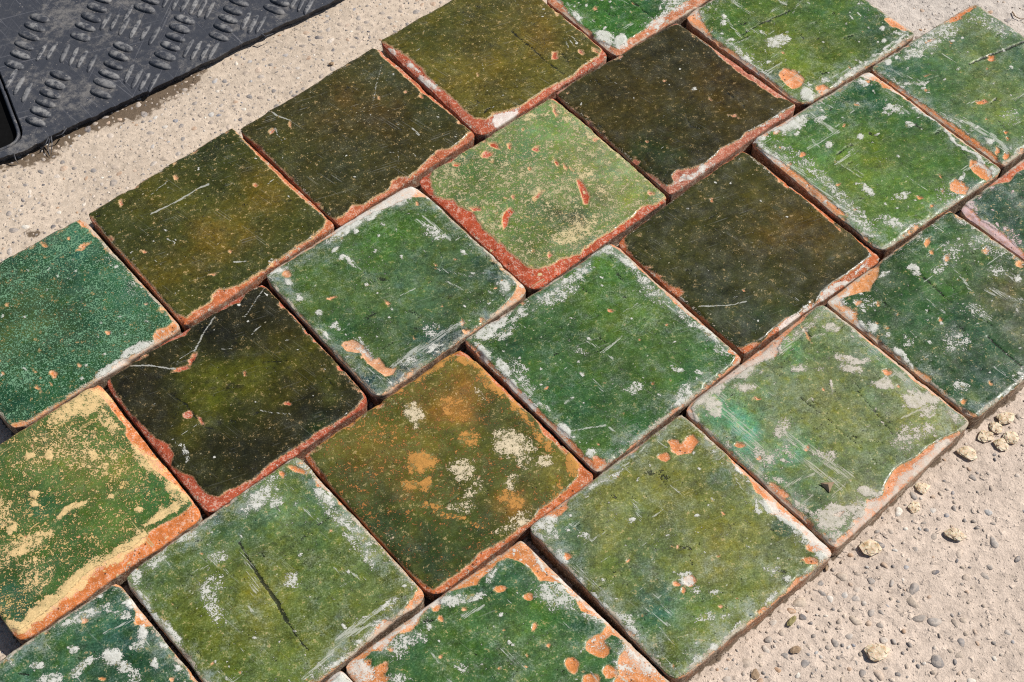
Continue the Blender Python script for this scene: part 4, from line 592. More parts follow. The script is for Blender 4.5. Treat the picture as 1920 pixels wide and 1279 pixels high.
TILES['D4'] = dict(h=17, q=[(1553, 564), (1782, 394), None, (1832, 785)], base=(42, 74, 32), hz=.75, clay=(216, 148, 90), speck=.55, rim=.6,
    label='deep green tile with a ragged orange corner patch and dark hairline cracks',
    out=[(6, 985, 425), (6, 1070, 400), (6, 1130, 388), (6, 1180, 302), (6, 1182, 250), (6, 1205, 220), (6, 1260, 182), (6, 1330, 132), (6, 1400, 72), (6, 1450, 32), (3, 1460, 1140), (3, 1520, 1100), (3, 1580, 1098), (3, 1680, 1152), (3, 1750, 1212), (3, 1850, 1282), (3, 1920, 1342), (6, 2300, 500), (6, 1920, 835), (6, 1850, 892), (6, 1780, 962), (6, 1720, 1008), (6, 1685, 1018), (6, 1620, 978), (6, 1540, 938), (6, 1450, 858), (6, 1360, 788), (6, 1290, 718), (6, 1240, 678), (6, 1160, 608), (6, 1110, 578), (6, 1065, 520), (6, 1050, 470), (6, 1000, 450)],
    col=[(6, 1450, 300, 190, (50, 96, 38), .7), (6, 1600, 560, 170, (38, 84, 48), .7), (6, 1800, 400, 130, (84, 92, 58), .7), (6, 1650, 850, 150, (34, 78, 48), .8), (6, 1780, 750, 130, (30, 72, 44), .8), (6, 1350, 500, 130, (44, 90, 42), .6), (6, 1620, 150, 130, (66, 104, 50), .6), (6, 1450, 100, 110, (62, 106, 52), .6), (6, 1900, 560, 90, (78, 92, 66), .6), (6, 1700, 980, 70, (20, 62, 44), .8), (3, 1700, 1200, 110, (84, 112, 62), .5), (6, 1640, 890, 50, (64, 96, 36), .7)],
    chip=[(6, 1725, 175, 20, 17, 0), (6, 1900, 245, 20, 16, 0), (6, 1060, 442, 18, 12, 30), (6, 1050, 487, 16, 13, 0), (6, 1405, 822, 44, 20, 35), (6, 1212, 572, 10, 9, 0), (6, 1612, 945, 13, 11, 0), (6, 1740, 848, 11, 8, 30), (6, 1418, 125, 15, 26, 25), (6, 1445, 172, 9, 8, 0), (6, 1870, 210, 7, 12, 0), (6, 1490, 525, 9, 9, 0), (6, 1520, 210, 10, 22, 20)],
    lime=[(6, 1000, 380, 60, 26, -40, .75), (6, 960, 440, 40, 24, 40, .8), (6, 1010, 510, 40, 40, 30, .7), (6, 1100, 440, 60, 40, 0, .55), (6, 1360, 275, 26, 18, 50, .95), (6, 1140, 562, 24, 20, 30, .9), (6, 1205, 300, 30, 16, -50, .8), (6, 1270, 700, 34, 20, 40, .95), (6, 1210, 608, 14, 14, 0, .9), (6, 1880, 328, 36, 14, 20, .85), (6, 1570, 650, 70, 60, 0, .5), (6, 1590, 870, 40, 24, 30, .7), (6, 1660, 480, 70, 40, 0, .42), (6, 1550, 180, 80, 50, -40, .5), (6, 1750, 150, 90, 50, 20, .5), (6, 1820, 920, 160, 36, -40, .5), (6, 1900, 830, 60, 30, -40, .55), (3, 1640, 1150, 70, 30, 20, .65), (3, 1700, 1250, 60, 40, 0, .5), (6, 1330, 640, 50, 24, 40, .5), (6, 1300, 740, 60, 14, 40, .75), (6, 1090, 560, 40, 16, 40, .8), (6, 1780, 280, 60, 30, 0, .5), (6, 1380, 100, 30, 20, 0, .6), (6, 1650, 1020, 80, 10, 30, .8), (6, 1480, 260, 50, 26, -30, .5)],
    scr=[(6, [(1730, 245), (1830, 175)], 8, .75), (6, [(1250, 665), (1320, 625)], 7, .6), (6, [(1640, 450), (1740, 520)], 50, .42), (6, [(1730, 380), (1900, 430)], 60, .44), (6, [(1500, 480), (1515, 440)], 6, .5), (6, [(1420, 200), (1500, 140)], 26, .45)],
    dark=[(6, [(1340, 265), (1420, 330), (1480, 380), (1545, 437)], 9, .95), (6, [(1500, 325), (1580, 390)], 6, .6), (6, [(1730, 615), (1800, 680), (1910, 775)], 10, .95), (6, [(1690, 520), (1760, 560)], 6, .6)])
TILES['D5'] = dict(h=16.5, q=[(1793, 388), None, None, None], w_hint=1, base=(46, 82, 56), clay=(200, 106, 66), speck=.45, rim=.8, lc=(214, 190, 190),
    label='dark grey-green tile with one bare red edge and one pinkish limed edge',
    out=[(3, 1625, 1045), (3, 1642, 1005), (3, 1700, 972), (3, 1780, 952), (3, 1850, 940), (3, 1888, 892), (3, 1960, 850), (3, 2300, 640), (3, 2700, 1200), (3, 2300, 1600), (3, 1920, 1285), (3, 1855, 1228), (3, 1805, 1180), (3, 1762, 1158), (3, 1700, 1120), (3, 1670, 1080)],
    col=[(3, 1800, 1080, 130, (38, 74, 52), .6), (3, 1920, 1000, 110, (46, 86, 50), .6)],
    lime=[(3, 1620, 1050, 60, 24, 20, .8), (3, 1640, 1110, 70, 24, 45, .85), (3, 1730, 1180, 90, 22, 38, .9), (3, 1850, 1260, 90, 22, 40, .9), (3, 1690, 985, 60, 14, -20, .5), (3, 1850, 1200, 60, 24, 40, .55)])

# ------------------------------------------------------------------ layout of the tiles on the ground
L = 0.14
ux = np.array([math.cos(math.radians(37.27)), math.sin(math.radians(37.27))])   # along a row
vx = np.array([ux[1], -ux[0]])                                                   # across the rows, towards the viewer
for k, d in TILES.items():
    z = d['h'] / 1000
    q = [None if p is None else unproj(p[0], p[1], z) for p in d['q']]
    W, N, E_, S = q
    if d.get('e_hint') is not None and E_ is None:
        e = unproj(*d['e_hint'], z)
        dirv = (e - N) / np.linalg.norm(e - N)
        E_ = N + dirv * L
    if k in ('D5',):
        N, S = W + ux * L, W + vx * L * 1.0
    if N is None:
        N = W + (E_ - S if (E_ is not None and S is not None) else ux * L)
    if W is None:
        W = N - (E_ - S if (E_ is not None and S is not None) else ux * L)
    if E_ is None:
        E_ = N + (S - W if S is not None else vx * L)
    if S is None:
        S = W + (E_ - N)
    d['Q'] = np.array([W, N, E_, S])


def sat_push(P, Q, gap):
    """smallest shift that parts two convex quads by gap, or None"""
    best = None
    for R in (P, Q):
        for i in range(4):
            e = R[(i + 1) % 4] - R[i]
            n = np.array([e[1], -e[0]]) / np.linalg.norm(e)
            a, b = P @ n, Q @ n
            o = min(a.max() - b.min(), b.max() - a.min()) + gap
            if o <= 0:
                return None
            s = n if a.mean() < b.mean() else -n
            if best is None or o < best[0]:
                best = (o, s)
    return best


keys = list(TILES)
for k in keys:                                   # a hair smaller: the joints are open
    Q = TILES[k]['Q']
    c = Q.mean(0)
    TILES[k]['Q0'] = c + (Q - c) * 0.998
    TILES[k]['shift'] = np.zeros(2)


def edge_gap(k, i):
    """typical distance from edge i of a tile straight out to its neighbour"""
    Q = TILES[k]['Q0']
    a, b = Q[i], Q[(i + 1) % 4]
    n = np.array([b[1] - a[1], a[0] - b[0]]) / np.linalg.norm(b - a)
    if n @ (Q.mean(0) - a) > 0:
        n = -n
    hits = []
    for t in (.12, .3, .5, .7, .88):
        o = a + (b - a) * t - n * 0.004
        best = None
        for k2 in keys:
            if k2 == k:
                continue
            R = TILES[k2]['Q0']
            for j in range(4):
                p, e = R[j], R[(j + 1) % 4] - R[j]
                den = n[0] * e[1] - n[1] * e[0]
                if abs(den) < 1e-9:
                    continue
                w = p - o
                s, u = (w[0] * e[1] - w[1] * e[0]) / den, (w[0] * n[1] - w[1] * n[0]) / den
                if 0 <= u <= 1 and -0.001 < s < 0.013 and (best is None or s < best):
                    best = s
        if best is not None:
            hits.append(best - 0.004)
    return (np.median(hits) if len(hits) >= 2 else None), n


for it in range(3):
    mv = []
    for k in keys:
        for i in range(4):
            g, n = edge_gap(k, i)
            if g is not None:
                mv.append((k, i, n * (g - 0.0017) * 0.5))
    for k, i, v in mv:
        TILES[k]['Q0'] = TILES[k]['Q0'].copy()
        TILES[k]['Q0'][i] += v
        TILES[k]['Q0'][(i + 1) % 4] += v
for k in keys:
    pass
for it in range(60):
    mx = 0
    for i, a in enumerate(keys):
        for b in keys[i + 1:]:
            A, B = TILES[a], TILES[b]
            r = sat_push(A['Q0'] + A['shift'], B['Q0'] + B['shift'], 0.0004)
            if r:
                mx = max(mx, r[0])
                A['shift'] = A['shift'] - r[1] * r[0] * 0.5
                B['shift'] = B['shift'] + r[1] * r[0] * 0.5
    if mx < 2e-5:
        break
print('tile shifts mm', {k: (np.round(TILES[k]['shift'] * 1000, 2)).tolist() for k in keys}, 'left', mx)

# ------------------------------------------------------------------ the ground
mat_edge_px = [pt(1, x, y) for x, y in [(-120, 868), (0, 815), (60, 790), (110, 782), (200, 735), (280, 692), (380, 640), (480, 600), (560, 560), (660, 515), (780, 458), (880, 408), (980, 358), (1110, 300), (1240, 228), (1360, 170), (1460, 122), (1560, 80), (1640, 40), (1720, 3), (1860, -72)]]
stain_px = [pt(1, x, y) for x, y in [(-100, 860), (60, 850), (240, 825), (300, 770), (400, 690), (520, 650), (660, 612), (760, 580), (860, 505), (960, 455), (1010, 430), (1050, 345), (960, 340), (480, 560), (0, 780)]]


def ground_material():
    t = NT('exposed_aggregate_concrete')
    p = t.pos()
    zone = t.attr('zone').outputs['Fac']
    stain = t.attr('stain').outputs['Fac']
    nb, nm, nf = t.noise(p, 14, 5), t.noise(p, 150, 5, 0.6), t.noise(p, 900, 4, 0.6)
    a = t.mix(zone, (0.54, 0.445, 0.35), (0.585, 0.48, 0.395))
    a = t.mix(t.math('MULTIPLY', t.attr('far').outputs['Fac'], 0.7), a, (0.50, 0.465, 0.425))
    k = t.remap(t.math('ADD', t.math('MULTIPLY', nb, 0.5), t.math('ADD', nm, t.math('MULTIPLY', nf, 0.6))), 0.72, 1.38, 0.66, 1.28)
    cmb = t.n.new('ShaderNodeCombineColor')
    for i in range(3):
        t.put(cmb.inputs[i], k)
    c = t.mix(1.0, a, cmb.outputs[0], 'MULTIPLY')
    # sand grains
    v = t.voro(p, 620)
    vc = t.sep(v.outputs['Color'])
    grain = t.math('MULTIPLY', t.step(v.outputs['Distance'], 0.45, 0.25), t.math('GREATER_THAN', vc[0], 0.72))
    gcol = t.mix(vc[1], (0.16, 0.135, 0.115), (0.68, 0.6, 0.5))
    c = t.mix(t.math('MULTIPLY', grain, t.remap(zone, 0, 1, 0.62, 0.25)), c, gcol)
    v2 = t.voro(t.mapping(p, (0, 0, 0.5), (1, 1.5, 1)), 300)
    v2c = t.sep(v2.outputs['Color'])
    g2 = t.math('MULTIPLY', t.step(v2.outputs['Distance'], 0.4, 0.26), t.math('GREATER_THAN', v2c[0], 0.74))
    c = t.mix(t.math('MULTIPLY', g2, t.remap(zone, 0, 1, 0.6, 0.18)), c, t.mix(v2c[2], (0.2, 0.165, 0.14), (0.62, 0.5, 0.38)))
    # damp earth by the rubber mat; same dark brown round the tiles' foot and in the joints
    sm = t.step(t.math('ADD', stain, t.math('MULTIPLY', t.math('SUBTRACT', nm, 0.5), 1.6)), 0.35, 0.62)
    c = t.mix(t.math('MULTIPLY', sm, 0.92), c, t.mix(nf, (0.05, 0.034, 0.02), (0.16, 0.112, 0.072)))
    wp = t.n.new('ShaderNodeVectorMath')
    wp.operation = 'MULTIPLY_ADD'
    wnz = t.n.new('ShaderNodeTexNoise')
    t.put(wnz.inputs['Vector'], p)
    wnz.inputs['Scale'].default_value = 220
    wnz.inputs['Detail'].default_value = 2
    t.put(wp.inputs[0], wnz.outputs['Color'])
    wp.inputs[1].default_value = (0.006, 0.006, 0.006)
    t.put(wp.inputs[2], p)
    pv = t.voro(t.mapping(wp.outputs[0], (0, 0, 0.2), (1, 1.5, 1)), 170)
    pv2 = t.voro(p, 520)
    h = t.math('MULTIPLY', t.step(pv.outputs['Distance'], 0.44, 0.12), t.step(t.sep(pv.outputs['Color'])[0], 0.45, 0.9))
    h = t.math('MULTIPLY', h, 0.6)
    pitg = t.math('MULTIPLY', t.step(pv2.outputs['Distance'], 0.34, 0.16), t.math('GREATER_THAN', t.sep(pv2.outputs['Color'])[0], 0.8))
    h = t.math('SUBTRACT', h, t.math('MULTIPLY', pitg, 0.5))
    h = t.math('ADD', h, t.math('MULTIPLY', nm, 0.9))
    h = t.math('ADD', h, t.math('MULTIPLY', nf, 0.35))
    h = t.math('MULTIPLY', h, t.remap(zone, 0, 1, 0.5, 1.0))
    return t.out(c, 0.92, t.bump(h, 0.0019, 0.9), Specular_IOR_Level=0.2)


def axis(lo, hi, a, b, step, coarse):
    return np.concatenate([np.arange(lo, a, coarse), np.arange(a, b, step), np.arange(b, hi + coarse, coarse)])


gx, gy = axis(-1.3, 1.3, -0.46, 0.56, 0.0028, 0.06), axis(-0.5, 1.9, 0.26, 1.02, 0.0028, 0.06)
GX, GY = np.meshgrid(gx, gy)
X, Y = GX.ravel(), GY.ravel()
inner = ((X > -0.45) & (X < 0.55) & (Y > 0.27) & (Y < 1.01))
PX, PY = project(X, Y, np.zeros_like(X))
# side of the tile field towards the viewer's right is the rough, pinkish one
side = (X - 0.0) * vx[0] + (Y - 0.567) * vx[1]
zone = sstep(-0.05, 0.05, side)
far = sstep(0.22, 0.34, (X * ux[0] + (Y - 0.567) * ux[1]))
zone = np.maximum(zone, far)
Zg = -0.0009 + 0.0007 * fbm(X, Y, 60, 4, 3) * (0.35 + 0.65 * zone) + 0.0006 * fbm(X, Y, 260, 2, 5) * (0.3 + 0.7 * zone)
Zg = np.minimum(Zg, -0.0001)
st = poly_sd(PX, PY, stain_px)
stain = sstep(-26, 16, st) * 0.85
stain = np.maximum(stain, 0.75 * sstep(1, 0, np.hypot((PX - 62) / 40, (PY - 436) / 16)))
# dark brown in a band round the tiles' foot and beneath them
dt = np.full(X.shape, 1e9)
dins = np.zeros(X.shape, bool)
for k in keys:
    Q = [tuple(p) for p in (TILES[k]['Q0'] + TILES[k]['shift'])]
    s_ = poly_sd(X, Y, Q)
    dt = np.minimum(dt, -s_)
stain = np.maximum(stain, 0.62 * sstep(0.007, 0.0, dt) * (0.55 + 0.6 * fbm(X, Y, 40, 3, 9)))
stain = np.where(dt < -0.0005, 0.9, stain)
stain[~inner] = 0
ny, nx = GX.shape
idx = np.arange(nx * ny).reshape(ny, nx)
gq = np.stack([idx[:-1, :-1], idx[:-1, 1:], idx[1:, 1:], idx[1:, :-1]], -1).reshape(-1, 4)
GROUND = ground_material()
ground = obj('ground', np_mesh('ground', np.stack([X, Y, Zg], -1), gq, GROUND, dict(zone=zone, stain=stain, far=far)))
ground['kind'] = 'structure'
ground['label'] = 'pale exposed aggregate concrete under the tiles'


def pebble_material():
    t = NT('river_pebble')
    p = t.pos()
    base = t.attr('pcol')
    n = t.n.new('ShaderNodeObjectInfo')
    ramp = t.n.new('ShaderNodeValToRGB')
    el = ramp.color_ramp.elements
    stops = [(0, (.13, .12, .125)), (.14, (.29, .26, .235)), (.3, (.38, .31, .25)), (.45, (.47, .385, .30)), (.6, (.235, .215, .205)), (.74, (.55, .48, .41)), (.86, (.40, .25, .15)), (.93, (.68, .63, .55)), (1, (.20, .21, .245))]
    el[0].position, el[0].color = 0, (*stops[0][1], 1)
    el[1].position, el[1].color = 1, (*stops[-1][1], 1)
    for q, c in stops[1:-1]:
        e = el.new(q)
        e.color = (*c, 1)
    r = t.math('ADD', n.outputs['Random'], t.attr('prand').outputs['Fac'])
    t.put(ramp.inputs[0], t.math('FRACT', r))
    nz = t.noise(p, 700, 5, 0.6)
    cmb = t.n.new('ShaderNodeCombineColor')
    for i in range(3):
        t.put(cmb.inputs[i], t.remap(nz, 0.3, 0.7, 0.66, 1.3))
    c = t.mix(1.0, ramp.outputs[0], cmb.outputs[0], 'MULTIPLY')
    dust = t.step(t.noise(p, 260, 4, 0.6), 0.47, 0.6)
    c = t.mix(t.math('MULTIPLY', dust, 0.4), c, (0.58, 0.48, 0.39))
    return t.out(c, 0.75, t.bump(nz, 0.0004, 0.6))


PEBBLE = pebble_material()


def dome(nr, ns, seed, flat):
    """upper part of an uneven pebble, unit radius"""
    r = np.random.default_rng(seed)
    ph = r.random(4) * 6.28
    V, F = [(0, 0, flat)], []
    for i in range(1, nr + 1):
        th = i / nr * 1.75
        for j in range(ns):
            a = j / ns * 2 * math.pi
            w = 1 + 0.14 * math.sin(2 * a + ph[0]) + 0.10 * math.sin(3 * a + ph[1]) + 0.05 * math.sin(5 * a + ph[2])
            V.append((math.sin(th) * math.cos(a) * w, math.sin(th) * math.sin(a) * w, flat * math.cos(th) * (1 + 0.1 * math.sin(a + ph[3]))))
    for j in range(ns):
        F.append((0, 1 + j, 1 + (j + 1) % ns))
    for i in range(nr - 1):
        for j in range(ns):
            a, b = 1 + i * ns + j, 1 + i * ns + (j + 1) % ns
            F.append((a, a + ns, b + ns, b))
    return np.array(V), F


def blocked(x, y, r):
    for k in keys:
        Q = [tuple(p) for p in (TILES[k]['Q0'] + TILES[k]['shift'])]
        if poly_sd(np.array([x]), np.array([y]), Q)[0] > -r - 0.0012:
            return True
    return False


cand = []
R_ = np.random.default_rng(21)
nC = 42000
cx_, cy_ = R_.uniform(-0.46, 0.56, nC), R_.uniform(0.28, 1.02, nC)
cpx, cpy = project(cx_, cy_, np.zeros(nC))
vis = (cpx > -40) & (cpx < 1960) & (cpy > -40) & (cpy < 1320)
dmin = np.full(nC, 1e9)
for k in keys:
    Q = [tuple(p) for p in (TILES[k]['Q0'] + TILES[k]['shift'])]
    dmin = np.minimum(dmin, -poly_sd(cx_, cy_, Q))
mat_line = [tuple(unproj(x, y, 0.0078)) for x, y in mat_edge_px]
mat_poly_w = mat_line + [(0.05, 1.6), (-1.0, 1.6), (-1.0, 0.7)]
dmat = -poly_sd(cx_, cy_, mat_poly_w)
rad = np.minimum(0.0008 * np.exp(R_.normal(0, 0.58, nC)) + 0.0004, 0.0042)
near_side = (cx_ * vx[0] + (cy_ - 0.567) * vx[1]) > 0
rad = np.where(near_side, np.minimum(rad * 1.25, 0.0045), np.minimum(rad * 1.2, 0.0042))
ok = vis & (dmin > rad + 0.0008) & (dmat > -0.012)
sidec = cx_ * vx[0] + (cy_ - 0.567) * vx[1]
# to the right the cement skin is nearly whole: fewer stones stand out
prob = np.where(sidec > 0, np.clip(1.25 - (cpx - 1400) / 420, 0.08, 1.0), 0.9)
prob = np.where(sidec > 0, prob * np.clip(0.6 + 1.2 * vnoise(cx_ * 45, cy_ * 45, 3), 0, 1), prob)
prob = np.where((cpx > 1640) & (cpy < 120), 0.2, prob)
ok &= R_.random(nC) < prob
order = np.argsort(-rad)
taken = []
grid = {}
for i in order:
    if not ok[i]:
        continue
    x, y, r = cx_[i], cy_[i], rad[i]
    g = (int(x / 0.006), int(y / 0.006))
    hit = False
    for a in range(-1, 2):
        for b in range(-1, 2):
            for (x2, y2, r2) in grid.get((g[0] + a, g[1] + b), ()):
                if (x - x2) ** 2 + (y - y2) ** 2 < ((r + r2) * 1.12) ** 2:
                    hit = True
    if hit:
        continue
    grid.setdefault(g, []).append((x, y, r))
    taken.append(i)
print('pebbles', len(taken))
PM = []
for s_ in range(14):
    V, F = dome(4, 11, s_, 0.42 + 0.02 * (s_ % 5))
    me = bpy.data.meshes.new('pebble')
    me.from_pydata(V.tolist(), [], F)
    me.polygons.foreach_set('use_smooth', np.ones(len(F), bool))
    me.materials.append(PEBBLE)
    PM.append(me)
onscreen = [i for i in taken if -15 < cpx[i] < 1935 and -15 < cpy[i] < 1295]
big = onscreen[:295]
bigset = set(big)
for n_, i in enumerate(big):
    o = obj('pebble', PM[n_ % 14], ground)
    r = rad[i]
    topz = (0.0002 + 0.2 * r) if sidec[i] > 0 else (0.0002 + 0.08 * r)
    o.location = (cx_[i], cy_[i], -0.0008 + topz - 0.46 * r)
    o.rotation_euler = (0, 0, R_.uniform(0, 6.28))
    e = R_.uniform(0.72, 1.0)
    o.scale = (r * 1.15, r * e, r)
SV, SF, SC, off = [], [], [], 0
small = [dome(2, 7, 50 + s_, 0.5) for s_ in range(6)]
for n_, i in enumerate(j for j in taken if j not in bigset):
    V, F = small[n_ % 6]
    r = rad[i]
    a = R_.uniform(0, 6.28)
    e = R_.uniform(0.65, 1.0)
    c, s_ = math.cos(a), math.sin(a)
    x, y = V[:, 0] * r * 1.15, V[:, 1] * r * e
    topz = (0.0003 + 0.2 * r) if sidec[i] > 0 else (0.0002 + 0.06 * r)
    SV.append(np.stack([cx_[i] + c * x - s_ * y, cy_[i] + s_ * x + c * y, V[:, 2] * r - 0.0008 + topz - 0.5 * r], -1))
    SF += [tuple(q + off for q in f) for f in F]
    SC.append(np.full(len(V), R_.random()))
    off += len(V)
me = bpy.data.meshes.new('small_pebbles')
me.from_pydata(np.concatenate(SV).tolist(), [], SF)
me.polygons.foreach_set('use_smooth', np.ones(len(SF), bool))
at = me.attributes.new('prand', 'FLOAT', 'POINT')
at.data.foreach_set('value', np.concatenate(SC).astype(np.float32))
me.materials.append(PEBBLE)
sp_o = obj('small_pebbles', me, ground)
sp_o['kind'] = 'stuff'

# ------------------------------------------------------------------ building one tile
NG = 150


def build_tile(key, d, seed):
    Q, z = d['Q0'], d['h'] / 1000
    s = np.linspace(0, 1, NG)
    S_, T_ = np.meshgrid(s, s)                    # S along W->N, T along W->S
    a, b = S_.ravel(), T_.ravel()
    # rounded corners: square corner boxes squeezed to quarter discs
    rc = 0.05 + 0.03 * _h(np.array(seed * 1.0), np.array(3.0), 1)
    for (ca, cb) in ((0, 0), (0, 1), (1, 0), (1, 1)):
        rr = rc * (0.55 + 0.9 * float(_h(np.array(seed + ca * 3.1), np.array(cb * 5.7), 2)))
        oa, ob = abs(ca - rr), abs(cb - rr)
        m = (np.abs(a - ca) < rr) & (np.abs(b - cb) < rr)
        da, db = np.abs(a - oa) / rr, np.abs(b - ob) / rr
        # blend between square and disc
        na, nb_ = da * np.sqrt(1 - db * db / 2 * 0.8), db * np.sqrt(1 - da * da / 2 * 0.8)
        a = np.where(m, oa + np.sign(ca - 0.5) * na * rr, a)
        b = np.where(m, ob + np.sign(cb - 0.5) * nb_ * rr, b)
    P = ((1 - a) * (1 - b))[:, None] * Q[0] + (a * (1 - b))[:, None] * Q[1] + (a * b)[:, None] * Q[2] + ((1 - a) * b)[:, None] * Q[3]
    ed = np.minimum(np.minimum(a, 1 - a), np.minimum(b, 1 - b)) * L          # distance to the edge (m)
    c0 = Q.mean(0)
    # hand-made edges: worn inwards here and there
    wob = np.clip(0.3 + 0.6 * fbm(P[:, 0], P[:, 1], 55, 4, seed), 0, 1.3) * 0.0012 * sstep(0.012, 0, ed)
    dirc = np.where((np.minimum(a, 1 - a) < np.minimum(b, 1 - b))[:, None], (np.where(a < .5, 1, -1)[:, None]) * ux, (np.where(b < .5, 1, -1)[:, None]) * vx)
    P = P + dirc * wob[:, None]
    X, Y = P[:, 0], P[:, 1]
    px, py = project(X, Y, np.full_like(X, z))
    mm = 2.42                                      # photo pixels per millimetre here
    nz = fbm(X, Y, 110, 4, seed + 20)
    nz2 = fbm(X, Y, 330, 3, seed + 30)
    wx = px + 4.0 * fbm(X, Y, 75, 3, seed + 11) + 2.2 * fbm(X, Y, 300, 2, seed + 12)
    wy = py + 4.0 * fbm(X, Y, 75, 3, seed + 13) + 2.2 * fbm(X, Y, 300, 2, seed + 14)
    lx = px + 11 * fbm(X, Y, 65, 4, seed + 15)
    ly = py + 11 * fbm(X, Y, 65, 4, seed + 16)
    green = d['base'][1] > 1.03 * d['base'][0]
    out = [pt(*o) for o in d['out']]
    bare = -poly_sd(px, py, out) / mm - d.get('dil', 1.5 if green else 0.75) + 0.6 * nz + 0.35 * nz2
    edge_margin = (0.1 if green else 0.5) + 1.0 * np.clip(fbm(X, Y, 70, 3, seed + 40), -0.6, 1.5)
    bare = np.maximum(bare, edge_margin - ed * 1000)
    # stray small wear, different on every tile
    d = dict(d)
    RT = np.random.default_rng(int(seed) * 17 + 5)
    x0, x1, y0, y1 = px.min(), px.max(), py.min(), py.max()

    def stray(n, edge=0.0):
        res = []
        while len(res) < n:
            i = RT.integers(len(px))
            if RT.random() < edge and ed[i] > 0.022:
                continue
            res.append((px[i], py[i]))
        return res
    if green:
        d['lime'] = list(d.get('lime', [])) + [(0, x, y, RT.uniform(1.6, 5.0), RT.uniform(1.2, 3.0), RT.uniform(-60, 60), RT.uniform(.55, 1.0)) for x, y in stray(46, .55)]
        d['chip'] = list(d.get('chip', [])) + [(0, x, y, RT.uniform(1.4, 3.4), RT.uniform(1.2, 2.4), RT.uniform(-60, 60)) for x, y in stray(9, .3)]
        for x, y in stray(20, .4):
            a_, l_ = (RT.normal(40, 14) if RT.random() < .6 else RT.normal(-33, 12)), RT.uniform(9, 34)
            dx, dy = math.cos(math.radians(a_)) * l_, math.sin(math.radians(a_)) * l_
            d['scr'] = list(d.get('scr', [])) + [(0, [(x - dx, y - dy), (x + dx, y + dy)], RT.uniform(2.5, 13), RT.uniform(.32, .56))]
        for x, y in stray(12):
            a_, l_ = RT.uniform(-50, 60), RT.uniform(3, 12)
            dx, dy = math.cos(math.radians(a_)) * l_, math.sin(math.radians(a_)) * l_
            d['dark'] = list(d.get('dark', [])) + [(0, [(x - dx, y - dy), (x + dx, y + dy)], RT.uniform(3, 9), RT.uniform(.3, .6))]
    else:
        d['lime'] = list(d.get('lime', [])) + [(0, x, y, RT.uniform(1.3, 3.2), RT.uniform(1.0, 2.0), RT.uniform(-60, 60), RT.uniform(.5, .9)) for x, y in stray(14)]
        for x, y in stray(7):
            a_, l_ = RT.uniform(-80, 80), RT.uniform(4, 15)
            dx, dy = math.cos(math.radians(a_)) * l_, math.sin(math.radians(a_)) * l_
            d['scr'] = list(d.get('scr', [])) + [(0, [(x - dx, y - dy), (x + dx, y + dy)], 2.0, RT.uniform(.3, .6))]
        for x, y in stray(8):
            a_, l_ = RT.uniform(-50, 60), RT.uniform(3, 10)
            dx, dy = math.cos(math.radians(a_)) * l_, math.sin(math.radians(a_)) * l_
            d['dark'] = list(d.get('dark', [])) + [(0, [(x - dx, y - dy), (x + dx, y + dy)], RT.uniform(3, 8), RT.uniform(.3, .55))]
    for r, *c in d.get('chip', []):
        x, y = pt(r, c[0], c[1])
        k = REG[r][2]
        bare = np.maximum(bare, ell(wx, wy, x, y, c[2] * k, c[3] * k, c[4]) / mm + 0.25 * nz2)
    for r, pl in d.get('cpoly', []):
        bare = np.maximum(bare, poly_sd(px, py, [pt(r, *q) for q in pl]) / mm + 0.2 * nz2)
    # pale deposits
    mot = d.get('mot', 0)
    lime = np.full(X.shape, -0.3)
    if d['base'][1] > 1.03 * d['base'][0] and not mot:
        lime = -0.13 + 0.24 * sstep(0.016, 0.001, ed) + 0.24 * fbm(X, Y, 28, 3, seed + 51)
    if mot:
        lime = np.maximum(lime, mot + 0.16 * fbm(X, Y, 45, 3, seed + 50) - 1.2 * sstep(-0.3, 0.4, bare))
    lc = lin(d.get('lc', (214, 214, 206)))
    lcol = np.tile(lin(d['mcol']) if mot else lc, (len(X), 1))
    wt = np.zeros(len(X))

    def add_lime(items, colr):
        nonlocal lime, lcol
        for r, *c in items:
            x, y = pt(r, c[0], c[1])
            k = REG[r][2]
            q_ = 0.35 if max(c[2], c[3]) * k < 9 else 1.0       # small dabs keep their shape
            ex, ey = px + (lx - px) * q_, py + (ly - py) * q_
            e = ell(ex, ey, x, y, c[2] * k * 1.35, c[3] * k * 1.35, c[4]) / (min(c[2], c[3]) * k * 1.35)
            v = -0.3 + (c[5] + 0.26) * sstep(-0.45, 0.62, e)
            up = sstep(-0.05, 0.15, v - lime)
            lcol = lcol + (colr - lcol) * up[:, None]
            lime = np.maximum(lime, v)
    green = d['base'][1] > 1.03 * d['base'][0]
    el = d.get('el', 0.58 if green else 0.16)
    ev = el * sstep(0.0046, 0.0012, ed) + 0.34 * fbm(X, Y, 90, 3, seed + 55) * sstep(0.005, 0.002, ed) - 0.3 * sstep(0.002, 0.0055, ed)
    up = sstep(-0.05, 0.15, ev - lime)
    lcol = lcol + (lin((196, 184, 166)) - lcol) * up[:, None]
    lime = np.maximum(lime, ev)
    add_lime(d.get('lime', []), lc)
    add_lime([(*w[:6], w[6] * 0.86) for w in d.get('wlime', [])], lin((222, 206, 174)))
    for r, pl in d.get('lpoly', []):
        v = 0.4 + poly_sd(px, py, [pt(r, *q) for q in pl]) / 4.0
        up = sstep(-0.05, 0.15, v - lime)
        lcol = lcol + (lin((232, 226, 218)) - lcol) * up[:, None]
        lime = np.maximum(lime, np.minimum(v, 1.3))
    scr = np.full(X.shape, -0.3)
    sc2 = np.full(X.shape, -0.3)
